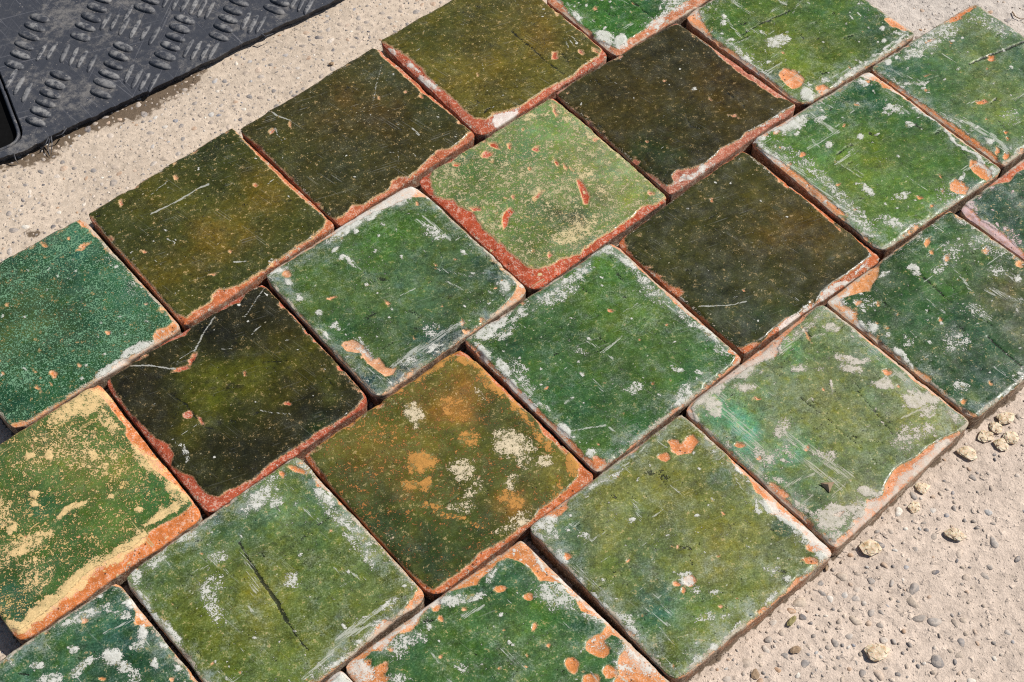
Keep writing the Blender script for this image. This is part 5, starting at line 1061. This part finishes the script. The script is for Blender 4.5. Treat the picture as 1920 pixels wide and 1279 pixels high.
    for r, pl, w, den in d.get('scr', []):
        w = max(w * REG[r][2] * 0.62, 1.25) * (1 + 0.45 * nz)
        dd = seg_dist(px + 0.4 * (wx - px), py + 0.4 * (wy - py), [pt(r, *q) for q in pl])
        val = -0.3 + (den + 0.30) * sstep(w * 1.35, w * 0.25, dd)
        (x0, y0), (x1, y1) = pl[0], pl[-1]
        if (x1 - x0) * (y1 - y0) < 0:          # runs along the rows
            sc2 = np.maximum(sc2, val)
        else:
            scr = np.maximum(scr, val)
    crack = np.full(X.shape, -0.4)
    for r, pl, w, den in d.get('dark', []):
        w = max(w * REG[r][2] * 0.55, 1.2)
        dd = seg_dist(px + 0.4 * (wx - px), py + 0.4 * (wy - py), [pt(r, *q) for q in pl])
        crack = np.maximum(crack, -0.4 + (den + 0.42) * sstep(w * 1.4, w * 0.3, dd))
    # glaze colour
    cx = px + 24 * fbm(X, Y, 32, 4, seed + 17)
    cy = py + 24 * fbm(X, Y, 32, 4, seed + 18)
    tear = fbm(X, Y, 85, 4, seed + 19)
    gcol = np.tile(lin(d['base']), (len(X), 1))
    for r, x, y, rad_, colr, k in d.get('col', []):
        x, y = pt(r, x, y)
        rr = rad_ * REG[r][2]
        g = np.exp(-((cx - x) ** 2 + ((cy - y) / 0.85) ** 2) / (rr * rr))
        g = np.clip(g * (0.92 + 0.85 * tear + 0.35 * nz2), 0, 1)
        b0 = lin(d['base'])
        strong = lin(colr) * np.clip(lin(colr) / b0, 0.45, 2.2) ** (0.2 if green else 0.0)      # keep the contrast of the fired colours
        gcol = gcol + (strong - gcol) * np.clip(k * (1.12 if green or key == 'B1' or key == 'C2' else 0.8) * g, 0, 1)[:, None]
    for r, x, y, rx, ry, an, colr in d.get('spots', []):
        x, y = pt(r, x, y)
        k = REG[r][2]
        g = sstep(-0.12, 0.16, ell(px, py, x, y, rx * k, ry * k, an) / (ry * k) + 0.1 * nz)
        gcol = gcol + (lin(colr) - gcol) * (0.8 * g)[:, None]
    big_n = fbm(X, Y, 28, 4, seed + 60)
    gcol = gcol * (1 + 0.20 * big_n + 0.10 * nz)[:, None]
    hue = fbm(X, Y, 40, 3, seed + 70)[:, None] * np.array([0.16 if green else 0.07, 0.02, -0.10])
    gcol = np.clip(gcol * (1 + hue), 0.003, 1) * (np.array([0.92, 0.92, 0.92]) if green else np.array([0.90, 1.0, 0.68]))
    if d['base'][1] > 1.4 * d['base'][0]:
        gcol = gcol * np.array([1.2, 0.95, 0.95])
    ccol = np.tile(lin(d['clay']) * np.array([0.85, 0.80, 0.74]), (len(X), 1)) * (1 + 0.16 * big_n + 0.18 * nz)[:, None]
    ccol = np.clip(ccol, 0.01, 0.9)
    # relief
    Z = z + 0.0007 * fbm(X, Y, 14, 3, seed + 80) * sstep(0, 0.02, ed) + 0.00012 * fbm(X, Y, 120, 3, seed + 90)
    Z = Z - 0.0013 * sstep(0.0042, 0.0, ed) ** 1.5 * (0.75 + 0.5 * nz)
    nick = sstep(0.25, 0.9, fbm(X, Y, 95, 3, seed + 44)) * sstep(0.0065, 0.0, ed)
    Z = Z - 0.0009 * sstep(-0.4, 0.7, bare) - 0.0005 * sstep(0.5, 6, bare) - 0.0018 * nick
    bare = np.maximum(bare, (1.9 if green else 2.4) * nick - 0.9)
    Z = Z + 0.00032 * sstep(0.45, 1.05, lime)
    Z = Z - 0.0005 * sstep(0.2, 0.6, crack)
    tilt = (_h(np.array(seed * 1.7), np.array(1.0), 4) - .5) * 0.006, (_h(np.array(seed * 2.3), np.array(2.0), 4) - .5) * 0.006
    Z = Z + (X - c0[0]) * tilt[0] + (Y - c0[1]) * tilt[1]
    top = np.stack([X, Y, Z], -1)
    ids = np.arange(NG * NG).reshape(NG, NG)
    quads = [np.stack([ids[:-1, :-1], ids[1:, :-1], ids[1:, 1:], ids[:-1, 1:]], -1).reshape(-1, 4)]
    loop = np.concatenate([ids[0, :-1], ids[:-1, -1], ids[-1, :0:-1], ids[:0:-1, 0]])
    V = [top]
    base_i, prev, nl = NG * NG, loop, len(loop)
    inw = c0 - top[loop, :2]
    inw = inw / np.linalg.norm(inw, axis=1)[:, None]
    hk = (0.55 + 0.75 * sstep(0.022, 0.002, ed) + 0.35 * fbm(X, Y, 22, 3, seed + 52)) if green else np.full(len(X), 0.16)
    hk = np.clip(hk * d.get('hz', 1.0), 0, 1.3)
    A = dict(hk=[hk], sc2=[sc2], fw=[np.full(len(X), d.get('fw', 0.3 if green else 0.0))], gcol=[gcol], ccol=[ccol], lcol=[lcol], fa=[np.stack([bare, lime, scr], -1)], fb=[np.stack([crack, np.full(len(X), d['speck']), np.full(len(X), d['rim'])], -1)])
    for fr in (0.14, 0.32, 0.55, 0.8, 1.0):
        x, y, zt = top[loop, 0], top[loop, 1], top[loop, 2]
        arc = np.arange(nl) / nl * 4 * L
        n1 = fbm(arc + seed, np.full(nl, fr * 0.016), 140, 3, seed + 7)
        ins = 0.0001 + 0.0003 * fr + 0.0003 * n1
        xy = top[loop, :2] + inw * np.maximum(ins, 0)[:, None]
        zz = zt * (1 - fr)
        V.append(np.concatenate([xy, zz[:, None]], 1))
        depth = zt * fr * 1000
        A['fw'].append(np.zeros(nl))
        A['hk'].append(hk[loop])
        A['sc2'].append(np.full(nl, -0.3))
        A['gcol'].append(gcol[loop])
        dirt_shade = lin((92, 78, 62)) if green else lin((112, 84, 62))  # side grime, coloured darker so the shaded joints turn black
        A['ccol'].append(ccol[loop] + (dirt_shade - ccol[loop]) * np.clip((0.78 if green else 0.40) + 0.4 * n1 + 0.2 * fr, 0, 0.95)[:, None])
        A['lcol'].append(np.tile(lin((206, 190, 168)), (nl, 1)))
        lim = np.clip(0.30 + 0.35 * fbm(arc + 3 * seed, np.full(nl, fr * 0.02), 60, 3, seed + 8), -0.3, 0.8)
        A['fa'].append(np.stack([np.maximum(bare[loop] - 0.6 + depth * 0.9, -3), np.maximum(lim, lime[loop] - 0.12 * depth), np.full(nl, -0.3)], -1))
        A['fb'].append(np.stack([np.full(nl, -0.4), np.full(nl, 0.2), np.full(nl, d['rim'] * 0.5)], -1))
        cur = base_i + np.arange(nl)
        quads.append(np.stack([prev, np.roll(prev, -1), np.roll(cur, -1), cur], -1))
        prev, base_i = cur, base_i + nl
    V = np.concatenate(V)
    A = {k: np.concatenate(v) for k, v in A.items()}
    quads = np.concatenate(quads)
    # normals of the whole tile, shared by both parts
    e1, e2 = V[quads[:, 2]] - V[quads[:, 0]], V[quads[:, 3]] - V[quads[:, 1]]
    fn = np.cross(e1, e2)
    if fn[:1000, 2].sum() < 0:
        quads[:(NG - 1) ** 2] = quads[:(NG - 1) ** 2, ::-1]
    q1 = quads[(NG - 1) ** 2:]
    ff = np.cross(V[q1[:, 2]] - V[q1[:, 0]], V[q1[:, 3]] - V[q1[:, 1]])
    cc = V[q1].mean(1) - np.array([c0[0], c0[1], 0])
    if (ff * cc)[:, :2].sum() < 0:
        quads[(NG - 1) ** 2:] = q1[:, ::-1]
    fn = np.cross(V[quads[:, 2]] - V[quads[:, 0]], V[quads[:, 3]] - V[quads[:, 1]])
    vn = np.zeros_like(V)
    for i in range(4):
        np.add.at(vn, quads[:, i], fn)
    vn /= np.linalg.norm(vn, axis=1)[:, None] + 1e-12
    org = np.array([c0[0], c0[1], 0])
    root = empty('glazed_tile', (c0[0] + d['shift'][0], c0[1] + d['shift'][1], 0), d['label'], 'tile', 'reclaimed glazed tiles laid in staggered rows')
    fb_ = A['fa'][quads, 0].mean(1)
    isg = fb_ < 0.0
    for nm, sel in (('clay_body', ~isg), ('glaze', isg)):
        qs = quads[sel]
        used, inv = np.unique(qs, return_inverse=True)
        qs = inv.reshape(qs.shape)
        extra = None
        if nm == 'clay_body':
            remap_ = {int(u): i for i, u in enumerate(used)}
            ring = [remap_[int(v)] for v in prev]
            pts = V[prev]
            area = np.sum(pts[:, 0] * np.roll(pts[:, 1], -1) - pts[:, 1] * np.roll(pts[:, 0], -1))
            extra = [ring[::-1] if area > 0 else ring]
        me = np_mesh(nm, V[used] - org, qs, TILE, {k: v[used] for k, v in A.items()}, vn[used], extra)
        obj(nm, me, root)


for i, k in enumerate(keys):
    build_tile(k, TILES[k], i * 1.0 + 1)

# ------------------------------------------------------------------ the black rubber mat
MT = 0.0078                                      # height of its upper face


def rubber_material():
    t = NT('weathered_black_rubber')
    p = t.pos()
    nb, nm, nf = t.noise(p, 22, 5, 0.6), t.noise(p, 170, 5, 0.62), t.noise(p, 1100, 4, 0.6)
    dust = t.math('ADD', t.math('MULTIPLY', nb, 0.8), t.math('ADD', t.math('MULTIPLY', nm, 0.8), t.math('MULTIPLY', nf, 0.4)))
    dm = t.step(dust, 0.98, 1.28)
    c = t.mix(dm, (0.040, 0.043, 0.053), (0.15, 0.142, 0.135))
    v = t.voro(p, 330)
    sp_ = t.math('MULTIPLY', t.step(v.outputs['Distance'], 0.24, 0.12), t.math('GREATER_THAN', t.sep(v.outputs['Color'])[0], 0.84))
    c = t.mix(t.math('MULTIPLY', sp_, 0.6), c, (0.30, 0.27, 0.24))
    hs = []
    for a in (0.3, -0.8, 1.35, 2.2):
        h = t.noise(t.mapping(p, (0, 0, a), (10, 700, 10)), 1.0, 3, 0.55)
        hs.append(t.step(h, 0.62, 0.74))
    hm = t.math('MAXIMUM', t.math('MAXIMUM', hs[0], hs[1]), t.math('MAXIMUM', hs[2], hs[3]))
    c = t.mix(t.math('MULTIPLY', hm, 0.4), c, (0.22, 0.22, 0.24))
    wear = t.attr('wear').outputs['Fac']
    c = t.mix(t.math('MULTIPLY', wear, t.step(nm, 0.40, 0.62)), c, (0.27, 0.265, 0.26))
    r = t.remap(nm, 0.3, 0.7, 0.42, 0.7)
    h = t.math('ADD', nm, t.math('MULTIPLY', nf, 0.5))
    return t.out(c, r, t.bump(h, 0.0006, 0.7))


RUBBER = rubber_material()
mat_c = unproj(120, 90, 0)
mat_root = empty('rubber_mat', (mat_c[0], mat_c[1], 0), 'black rubber mat with raised tread bars and a torn edge', 'mat')
mo = np.array([mat_c[0], mat_c[1], 0])
# slot in the mat, cut by the picture's left side
hole_px = [pt(1, x, y) for x, y in [(-330, 420), (-260, 300), (-60, 265), (-25, 320), (0, 388), (40, 482), (75, 580), (108, 660), (120, 700), (108, 742), (70, 772), (0, 800), (-120, 850), (-260, 800)]]
# the slot is kept inside the mat's edge
hole_w = [unproj(x, y - 8, MT) for x, y in hole_px]


def resample(pts, n, closed=False, jitter=0, seed=0):
    pts = np.array(pts)
    if closed:
        pts = np.vstack([pts, pts[:1]])
    seg = np.linalg.norm(np.diff(pts, axis=0), axis=1)
    s = np.concatenate([[0], np.cumsum(seg)])
    t = np.linspace(0, s[-1], n + (1 if closed else 0))
    P = np.stack([np.interp(t, s, pts[:, i]) for i in range(pts.shape[1])], -1)
    if closed:
        P = P[:-1]
    if jitter:
        nrm = np.roll(P, -1, 0) - np.roll(P, 1, 0)
        nrm = np.stack([nrm[:, 1], -nrm[:, 0]], -1)
        nrm /= np.linalg.norm(nrm, axis=1)[:, None] + 1e-9
        w = fbm(t[:len(P)], np.zeros(len(P)) + seed, 160, 4, seed)
        P = P + nrm * (w * jitter)[:, None]
    return P


def smooth_closed(P, n=2):
    for _ in range(n):
        P = np.concatenate([[0.75 * P[i] + 0.25 * P[(i + 1) % len(P)], 0.25 * P[i] + 0.75 * P[(i + 1) % len(P)]] for i in range(len(P))])
        P = P.reshape(-1, 2)
    return P


import bmesh
edge = resample(mat_line, 260, jitter=0.0013, seed=5)
back = np.array([(0.10, 1.42), (-0.62, 1.42), (-0.86, 0.92)])
outer = np.vstack([edge, back])
hole = resample(smooth_closed(np.array(hole_w), 2), 70, closed=True)
bm = bmesh.new()
zt_edge = MT + 0.0005 * fbm(np.arange(len(outer)) * 0.01, np.zeros(len(outer)), 20, 2, 3)


def ring(bm, P, z):
    return [bm.verts.new((x - mo[0], y - mo[1], zz)) for (x, y), zz in zip(P, np.broadcast_to(z, len(P)))]


vo, vh = ring(bm, outer, MT), ring(bm, hole, MT)
eds = [bm.edges.new((r[i], r[(i + 1) % len(r)])) for r in (vo, vh) for i in range(len(r))]
bmesh.ops.triangle_fill(bm, use_beauty=True, use_dissolve=False, edges=eds)
for f in bm.faces:
    if f.normal.z < 0:
        f.normal_flip()
# thin edge rolled slightly under, then the outer wall set back: the lip overhangs
P_in = lambda P, d_: P + d_
cen = outer.mean(0)


def inset(P, amt, closed_center=None):
    t = np.roll(P, -1, 0) - np.roll(P, 1, 0)
    n = np.stack([-t[:, 1], t[:, 0]], -1)
    n /= np.linalg.norm(n, axis=1)[:, None] + 1e-12
    test = P + n * 0.002
    inside = poly_sd(test[:, 0], test[:, 1], [tuple(q) for q in P]) > 0
    if inside.mean() < 0.5:
        n = -n
    return P + n * amt


def wall(bm, r1, r2):
    for i in range(len(r1)):
        j = (i + 1) % len(r1)
        bm.faces.new((r1[j], r1[i], r2[i], r2[j]))


v1 = ring(bm, inset(outer, 0.0000), MT - 0.0005)
v2 = ring(bm, inset(outer, 0.0006), MT - 0.0012)
v3 = ring(bm, inset(outer, 0.0035), MT - 0.0019)
v4 = ring(bm, inset(outer, 0.0040), -0.0002)
for a_, b_ in ((vo, v1), (v1, v2), (v2, v3), (v3, v4)):
    wall(bm, a_, b_)
h1 = ring(bm, inset(hole, 0.0008), MT - 0.0012)
h2 = ring(bm, inset(hole, 0.0012), -0.0002)
wall(bm, vh, h1)
wall(bm, h1, h2)
bmesh.ops.recalc_face_normals(bm, faces=bm.faces)
me = bpy.data.meshes.new('sheet')
bm.to_mesh(me)
bm.free()
me.materials.append(RUBBER)
sheet = obj('sheet', me, mat_root)
at = me.attributes.new('wear', 'FLOAT', 'POINT')

# inner collar standing in the slot, and an added black sheet for its shade
col_pts = resample(smooth_closed(inset(np.array(resample(hole, 40, closed=True)), 0.004), 1), 60, closed=True)


def tube_ring(name, P, z, r, mat, parent):
    n, m = len(P), 8
    V, F = [], []
    for i in range(n):
        t = P[(i + 1) % n] - P[i - 1]
        nn = np.array([t[1], -t[0]]) / (np.linalg.norm(t) + 1e-9)
        for j in range(m):
            a = j / m * 2 * math.pi
            V.append((P[i][0] + nn[0] * r * math.cos(a) - mo[0], P[i][1] + nn[1] * r * math.cos(a) - mo[1], z + r * 1.5 * math.sin(a)))
    for i in range(n):
        for j in range(m):
            F.append((i * m + j, ((i + 1) % n) * m + j, ((i + 1) % n) * m + (j + 1) % m, i * m + (j + 1) % m))
    me = bpy.data.meshes.new(name)
    me.from_pydata(V, [], F)
    me.polygons.foreach_set('use_smooth', np.ones(len(F), bool))
    me.materials.append(mat)
    return obj(name, me, parent)


tube_ring('slot_collar', col_pts, 0.0042, 0.0017, RUBBER, mat_root)
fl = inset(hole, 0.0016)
me = bpy.data.meshes.new('slot_shade')
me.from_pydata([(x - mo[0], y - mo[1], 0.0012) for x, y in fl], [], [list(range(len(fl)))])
dk = NT('slot_shade_black')  # shade on the slot's ground, put in as a near-black colour
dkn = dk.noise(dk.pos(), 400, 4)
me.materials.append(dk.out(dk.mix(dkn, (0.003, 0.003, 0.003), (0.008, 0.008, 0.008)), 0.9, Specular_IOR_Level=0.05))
obj('slot_shade', me, mat_root)


def tread_mesh(name, ln, wd, ht, wear):
    V, F = [], []
    n, m = 6, 18
    for i in range(n + 1):
        th = i / n * math.pi / 2
        rr, zz = math.sin(th) ** 0.75, math.cos(th) ** 0.8
        for j in range(m):
            a = j / m * 2 * math.pi
            ca, sa = math.cos(a), math.sin(a)
            V.append((ln / 2 * rr * math.copysign(abs(ca) ** 0.75, ca), wd / 2 * rr * math.copysign(abs(sa) ** 0.9, sa), ht * zz - 0.0003))
    for i in range(n):
        for j in range(m):
            F.append((i * m + j, (i + 1) * m + j, (i + 1) * m + (j + 1) % m, i * m + (j + 1) % m))
    F.append(tuple(range(m)))
    me = bpy.data.meshes.new(name)
    me.from_pydata(V, [], F)
    me.polygons.foreach_set('use_smooth', np.ones(len(F), bool))
    at = me.attributes.new('wear', 'FLOAT', 'POINT')
    at.data.foreach_set('value', np.array([wear * max(0, v[2] / ht) for v in V], np.float32))
    me.materials.append(RUBBER)
    return me


wide = [tread_mesh('tread_bar', 0.0225, 0.0082, 0.0030, w) for w in (0.7, 0.95, 0.5)]
thin = [tread_mesh('tread_bar', 0.0245, 0.0048, 0.0021, w) for w in (1.0, 0.8, 0.55)]
wide_px = [(75, 335), (105, 285), (125, 235), (150, 187), (180, 140), (205, 95), (185, 628), (210, 578), (235, 532), (260, 485), (285, 437), (312, 390),
           (415, 190), (440, 140), (470, 92), (500, 42), (525, -6), (520, 485), (540, 430), (562, 385), (585, 337), (610, 290), (635, 243),
           (825, 335), (850, 288), (877, 240), (903, 195), (925, 148), (950, 102), (745, 45), (770, 2), (796, -42), (1125, 190), (1150, 145), (1175, 100), (1200, 55), (1230, 12), (1256, -32),
           (1410, 50), (1440, 12), (1466, -30)]
thin_px = [(60, 405), (100, 442), (140, 475), (215, 268), (268, 262), (335, 275), (380, 290), (425, 305), (475, 325), (545, 110), (592, 112), (640, 135), (695, 150), (750, 165), (795, 185), (660, 70),
           (665, 380), (705, 405), (745, 420), (792, 425), (970, 250), (1010, 260), (1055, 268), (1100, 262), (860, -5), (910, 8), (955, 20), (1000, 30), (1040, 45), (1080, 55), (1265, 105), (1302, 125), (1342, 128),
           (1480, -20), (1520, 0), (1555, 15), (1590, 32)]
for lst, meshes, dpx in ((wide_px, wide, (55, 21)), (thin_px, thin, (27, -52))):
    for n_, (x, y) in enumerate(lst):
        a0, a1 = unproj(*pt(1, x - dpx[0], y - dpx[1]), MT), unproj(*pt(1, x + dpx[0], y + dpx[1]), MT)
        c = (a0 + a1) / 2
        if poly_sd(np.array([c[0]]), np.array([c[1]]), [tuple(q) for q in outer])[0] < 0.004:
            continue
        o = obj('tread_bar', meshes[n_ % 3], mat_root)
        o.location = (c[0] - mo[0], c[1] - mo[1], MT)
        o.rotation_euler = (0, 0, math.atan2(a1[1] - a0[1], a1[0] - a0[0]) + random.uniform(-.05, .05))
        o.scale = (random.uniform(.92, 1.05), random.uniform(.9, 1.1), random.uniform(.8, 1.1))


def strand(name, P, r, mat, parent=None, taper=True):
    """round strand along 3-D points"""
    P = np.array(P, float)
    Pn = resample(P, 18)
    V, F, m = [], [], 6
    for i, p in enumerate(Pn):
        t = Pn[min(i + 1, 17)] - Pn[max(i - 1, 0)]
        t /= np.linalg.norm(t) + 1e-12
        n1 = np.cross(t, (0.3, 0.2, 1.0))
        n1 /= np.linalg.norm(n1) + 1e-12
        n2 = np.cross(t, n1)
        rr = r * (1 - 0.65 * i / 17 if taper else 1)
        for j in range(m):
            a = j / m * 6.283
            V.append(p + n1 * rr * math.cos(a) + n2 * rr * math.sin(a))
    for i in range(17):
        for j in range(m):
            F.append((i * m + j, i * m + (j + 1) % m, (i + 1) * m + (j + 1) % m, (i + 1) * m + j))
    F += [tuple(range(m)), tuple(range(17 * m, 18 * m))]
    me = bpy.data.meshes.new(name)
    me.from_pydata([tuple(v) for v in V], [], F)
    me.polygons.foreach_set('use_smooth', np.ones(len(F), bool))
    me.materials.append(mat)
    return obj(name, me, parent)


for pts_ in ([(262, 700, 9), (268, 740, 6), (262, 790, 1)], [(250, 705, 9), (235, 740, 7), (205, 775, 2)], [(258, 708, 9), (245, 760, 4), (255, 800, 1)], [(70, 790, 9), (80, 820, 5), (95, 842, 1)], [(345, 655, 10), (320, 690, 9), (285, 702, 8)], [(255, 700, 9), (225, 722, 8), (195, 742, 7)], [(1345, 175, 10), (1365, 188, 9), (1405, 172, 8)]):
    P = []
    for x, y, zz in pts_:
        w = unproj(*pt(1, x, y), zz / 1000)
        P.append((w[0] - mo[0], w[1] - mo[1], zz / 1000))
    strand('frayed_strand', P, 0.0007, RUBBER, mat_root)

# ------------------------------------------------------------------ dry papery seed pods and bits on the concrete


def pod_material():
    t = NT('dry_papery_pod')
    p = t.n.new('ShaderNodeTexCoord').outputs['Object']
    nb, nf = t.noise(p, 260, 5, 0.6), t.noise(p, 1100, 4, 0.6)
    inf = t.n.new('ShaderNodeObjectInfo')
    c = t.mix(t.step(nb, 0.36, 0.56), (0.40, 0.27, 0.14), (0.68, 0.55, 0.39))
    c = t.mix(t.math('MULTIPLY', t.step(nf, 0.58, 0.72), 0.6), c, (0.16, 0.08, 0.03))
    c = t.mix(t.math('MULTIPLY', inf.outputs['Random'], 0.3), c, (0.70, 0.62, 0.47))
    return t.out(c, 0.6, t.bump(nb, 0.0005, 0.5), Subsurface_Weight=0.25, Subsurface_Scale=0.002)


POD = pod_material()
brn = NT('brown_dry_leaf')
bn = brn.noise(brn.pos(), 500, 5)
BROWN = brn.out(brn.mix(bn, (0.16, 0.10, 0.055), (0.42, 0.30, 0.19)), 0.8, brn.bump(bn, 0.0004, 0.6))
grn = NT('greenish_dry_leaf')
gn = grn.noise(grn.pos(), 500, 5)
GREEN = grn.out(grn.mix(gn, (0.11, 0.09, 0.03), (0.38, 0.33, 0.14)), 0.8, grn.bump(gn, 0.0004, 0.6))


def pod(px, py, wpx, asp, ang, lobes, label, seed, mat=None, flat=0.45, name='seed_pod', cat='seed pod'):
    mat = mat or POD
    c = unproj(px, py, 0.002)
    r = wpx / 2 / 2700
    R2 = np.random.default_rng(seed)
    n, m = 7, 10
    V = []
    ph = R2.uniform(0, 6.28)
    for i in range(n + 1):
        th = i / n * math.pi
        for j in range(m):
            a = (j + 0.5 * (i % 2)) / m * 2 * math.pi
            fold = 1 + 0.34 * abs(math.cos(lobes * a / 2 + ph)) ** 0.7 - 0.2      # papery wings
            k = 1 if i in (0, n) else 1 + R2.uniform(-0.13, 0.15)                 # creases
            rr = math.sin(th) ** 0.75 * fold * k
            V.append((r * rr * math.cos(a), r * asp * rr * math.sin(a), r * flat * math.cos(th) * (k if 0 < i < n else 0.8) * (1.3 - 0.5 * fold)))
    V = np.array(V)
    # pinched tip at one end
    tip = sstep(0.55 * r, 1.15 * r, V[:, 0])
    V[:, 1] *= 1 - 0.6 * tip
    V[:, 2] *= 1 - 0.5 * tip
    F = [(i * m + j, (i + 1) * m + j, (i + 1) * m + (j + 1) % m, i * m + (j + 1) % m) for i in range(n) for j in range(m)]
    V[:, 2] -= V[:, 2].min()
    F = [f[:3] for f in F] + [(f[0], f[2], f[3]) for f in F]
    me = bpy.data.meshes.new('husk')
    me.from_pydata(V.tolist(), [], F)
    me.materials.append(mat)
    root = empty(name, (c[0], c[1], -0.0006), label, cat, 'dry pods and leaf bits fallen beside the tiles')
    root.rotation_euler = (0, 0, math.radians(ang))
    obj('husk', me, root)
    if mat is POD:
        for q in range(lobes):
            a = (q * 2 * math.pi + math.pi - 2 * ph) / lobes
            P = []
            for th in np.linspace(0.25, 1.5, 6):
                i = th / math.pi * n
                P.append((V[int(round(i)) * m + int(round(a / (2 * math.pi) * m)) % m] + np.array([0, 0, 0.0001])))
            strand('vein', P, 0.00022, BROWN, root)
    return root


pods = [(1887, 782, 34, .75, 20, 4, 'large cream seed pod lying against the foot of the deep green tile'),
        (1868, 799, 26, .8, 100, 4, 'cream pod in the middle of the pod cluster'),
        (1849, 816, 30, .85, 200, 5, 'round brown-veined pod in the cluster by the tile joint'),
        (1897, 818, 30, .9, 60, 5, 'round pale pod on the outer side of the pod cluster'),
        (1879, 832, 28, .85, 300, 4, 'tan pod with brown core at the tip of the pod cluster'),
        (1815, 848, 36, .75, -35, 3, 'golden pod with a dark pointed tip next to the pale tile edge'),
        (1731, 912, 26, .8, 10, 3, 'small shaded tan pod tucked under the edge of the pale mint-scratched tile'),
        (1716, 948, 24, .85, 50, 5, 'small round rosette-like pod beside the pale mint-scratched tile'),
        (1793, 1001, 36, .62, -25, 4, 'beige pod lying alone on the bare pink concrete'),
        (1633, 1026, 40, .72, -8, 4, 'cream and brown blotched pod by the joint of two tiles'),
        (1645, 1221, 42, .68, 2, 3, 'big glossy cream pod alone among the pebbles')]
for n_, (x, y, w, asp, ang, lob, lab) in enumerate(pods):
    pod(x, y, w, asp, ang, lob, lab, 100 + n_, flat=0.27)
pod(1492, 1217, 20, .6, 15, 3, 'small brown crumpled leaf bit among the pebbles', 140, BROWN, 0.4, 'leaf_scrap', 'leaf')
pod(1485, 1163, 26, .34, 48, 2, 'greenish curled leaf bit beside a dark pebble', 141, GREEN, 0.35, 'leaf_scrap', 'leaf')
pod(1417, 1262, 18, .7, 80, 3, 'pale brown flake on the concrete close to the heart-chipped olive green tile', 142, BROWN, 0.25, 'leaf_scrap', 'leaf')
pod(1551, 1063, 11, .5, 70, 2, 'tiny dark yellow leaf bit at the tile foot', 143, BROWN, 0.4, 'leaf_scrap', 'leaf')
pod(621, 117, 13, .7, 20, 3, 'orange-brown clay crumb on concrete beside the scarred olive tile', 144, BROWN, 0.6, 'clay_crumb', 'crumb')

# dark leaf fragment lying on the pale tile
c = unproj(1552, 914, 0.017)
root = empty('leaf_scrap', (c[0], c[1], 0.0172), 'triangular dark brown leaf scrap lying on the pale mint-scratched tile', 'leaf', 'dry pods and leaf bits fallen beside the tiles')
me = bpy.data.meshes.new('blade')
bl = [(-.0048, .0030, .0012), (.0046, .0026, .0022), (.0004, -.0042, .0004), (0, 0.0006, .0028), (-.0022, -.0004, .0002), (.0024, -.0006, .0014)]
bl = bl + [(x, y, z - 0.0004) for x, y, z in bl]
me.from_pydata(bl, [], [(0, 4, 3), (4, 2, 3), (2, 5, 3), (5, 1, 3), (1, 0, 3), (6, 9, 10), (10, 9, 8), (8, 9, 11), (11, 9, 7), (7, 9, 6), (0, 6, 10, 4), (4, 10, 8, 2), (2, 8, 11, 5), (5, 11, 7, 1), (1, 7, 6, 0)])
me.materials.append(BROWN)
obj('blade', me, root)

# thin twig on the concrete at the far corner
c = unproj(1912, 30, 0)
tw = empty('dry_twig', (c[0], c[1], 0), 'thin curled brown twig on concrete past the hazy green tile', 'twig')
P = []
for x, y, zz in ((1898, 22, .6), (1904, 31, 1.2), (1914, 36, 1.0), (1924, 33, .5)):
    w = unproj(x, y, zz / 1000)
    P.append((w[0] - c[0], w[1] - c[1], zz / 1000))
strand('stem', P, 0.0006, BROWN, tw)
print('built', len(bpy.data.objects))
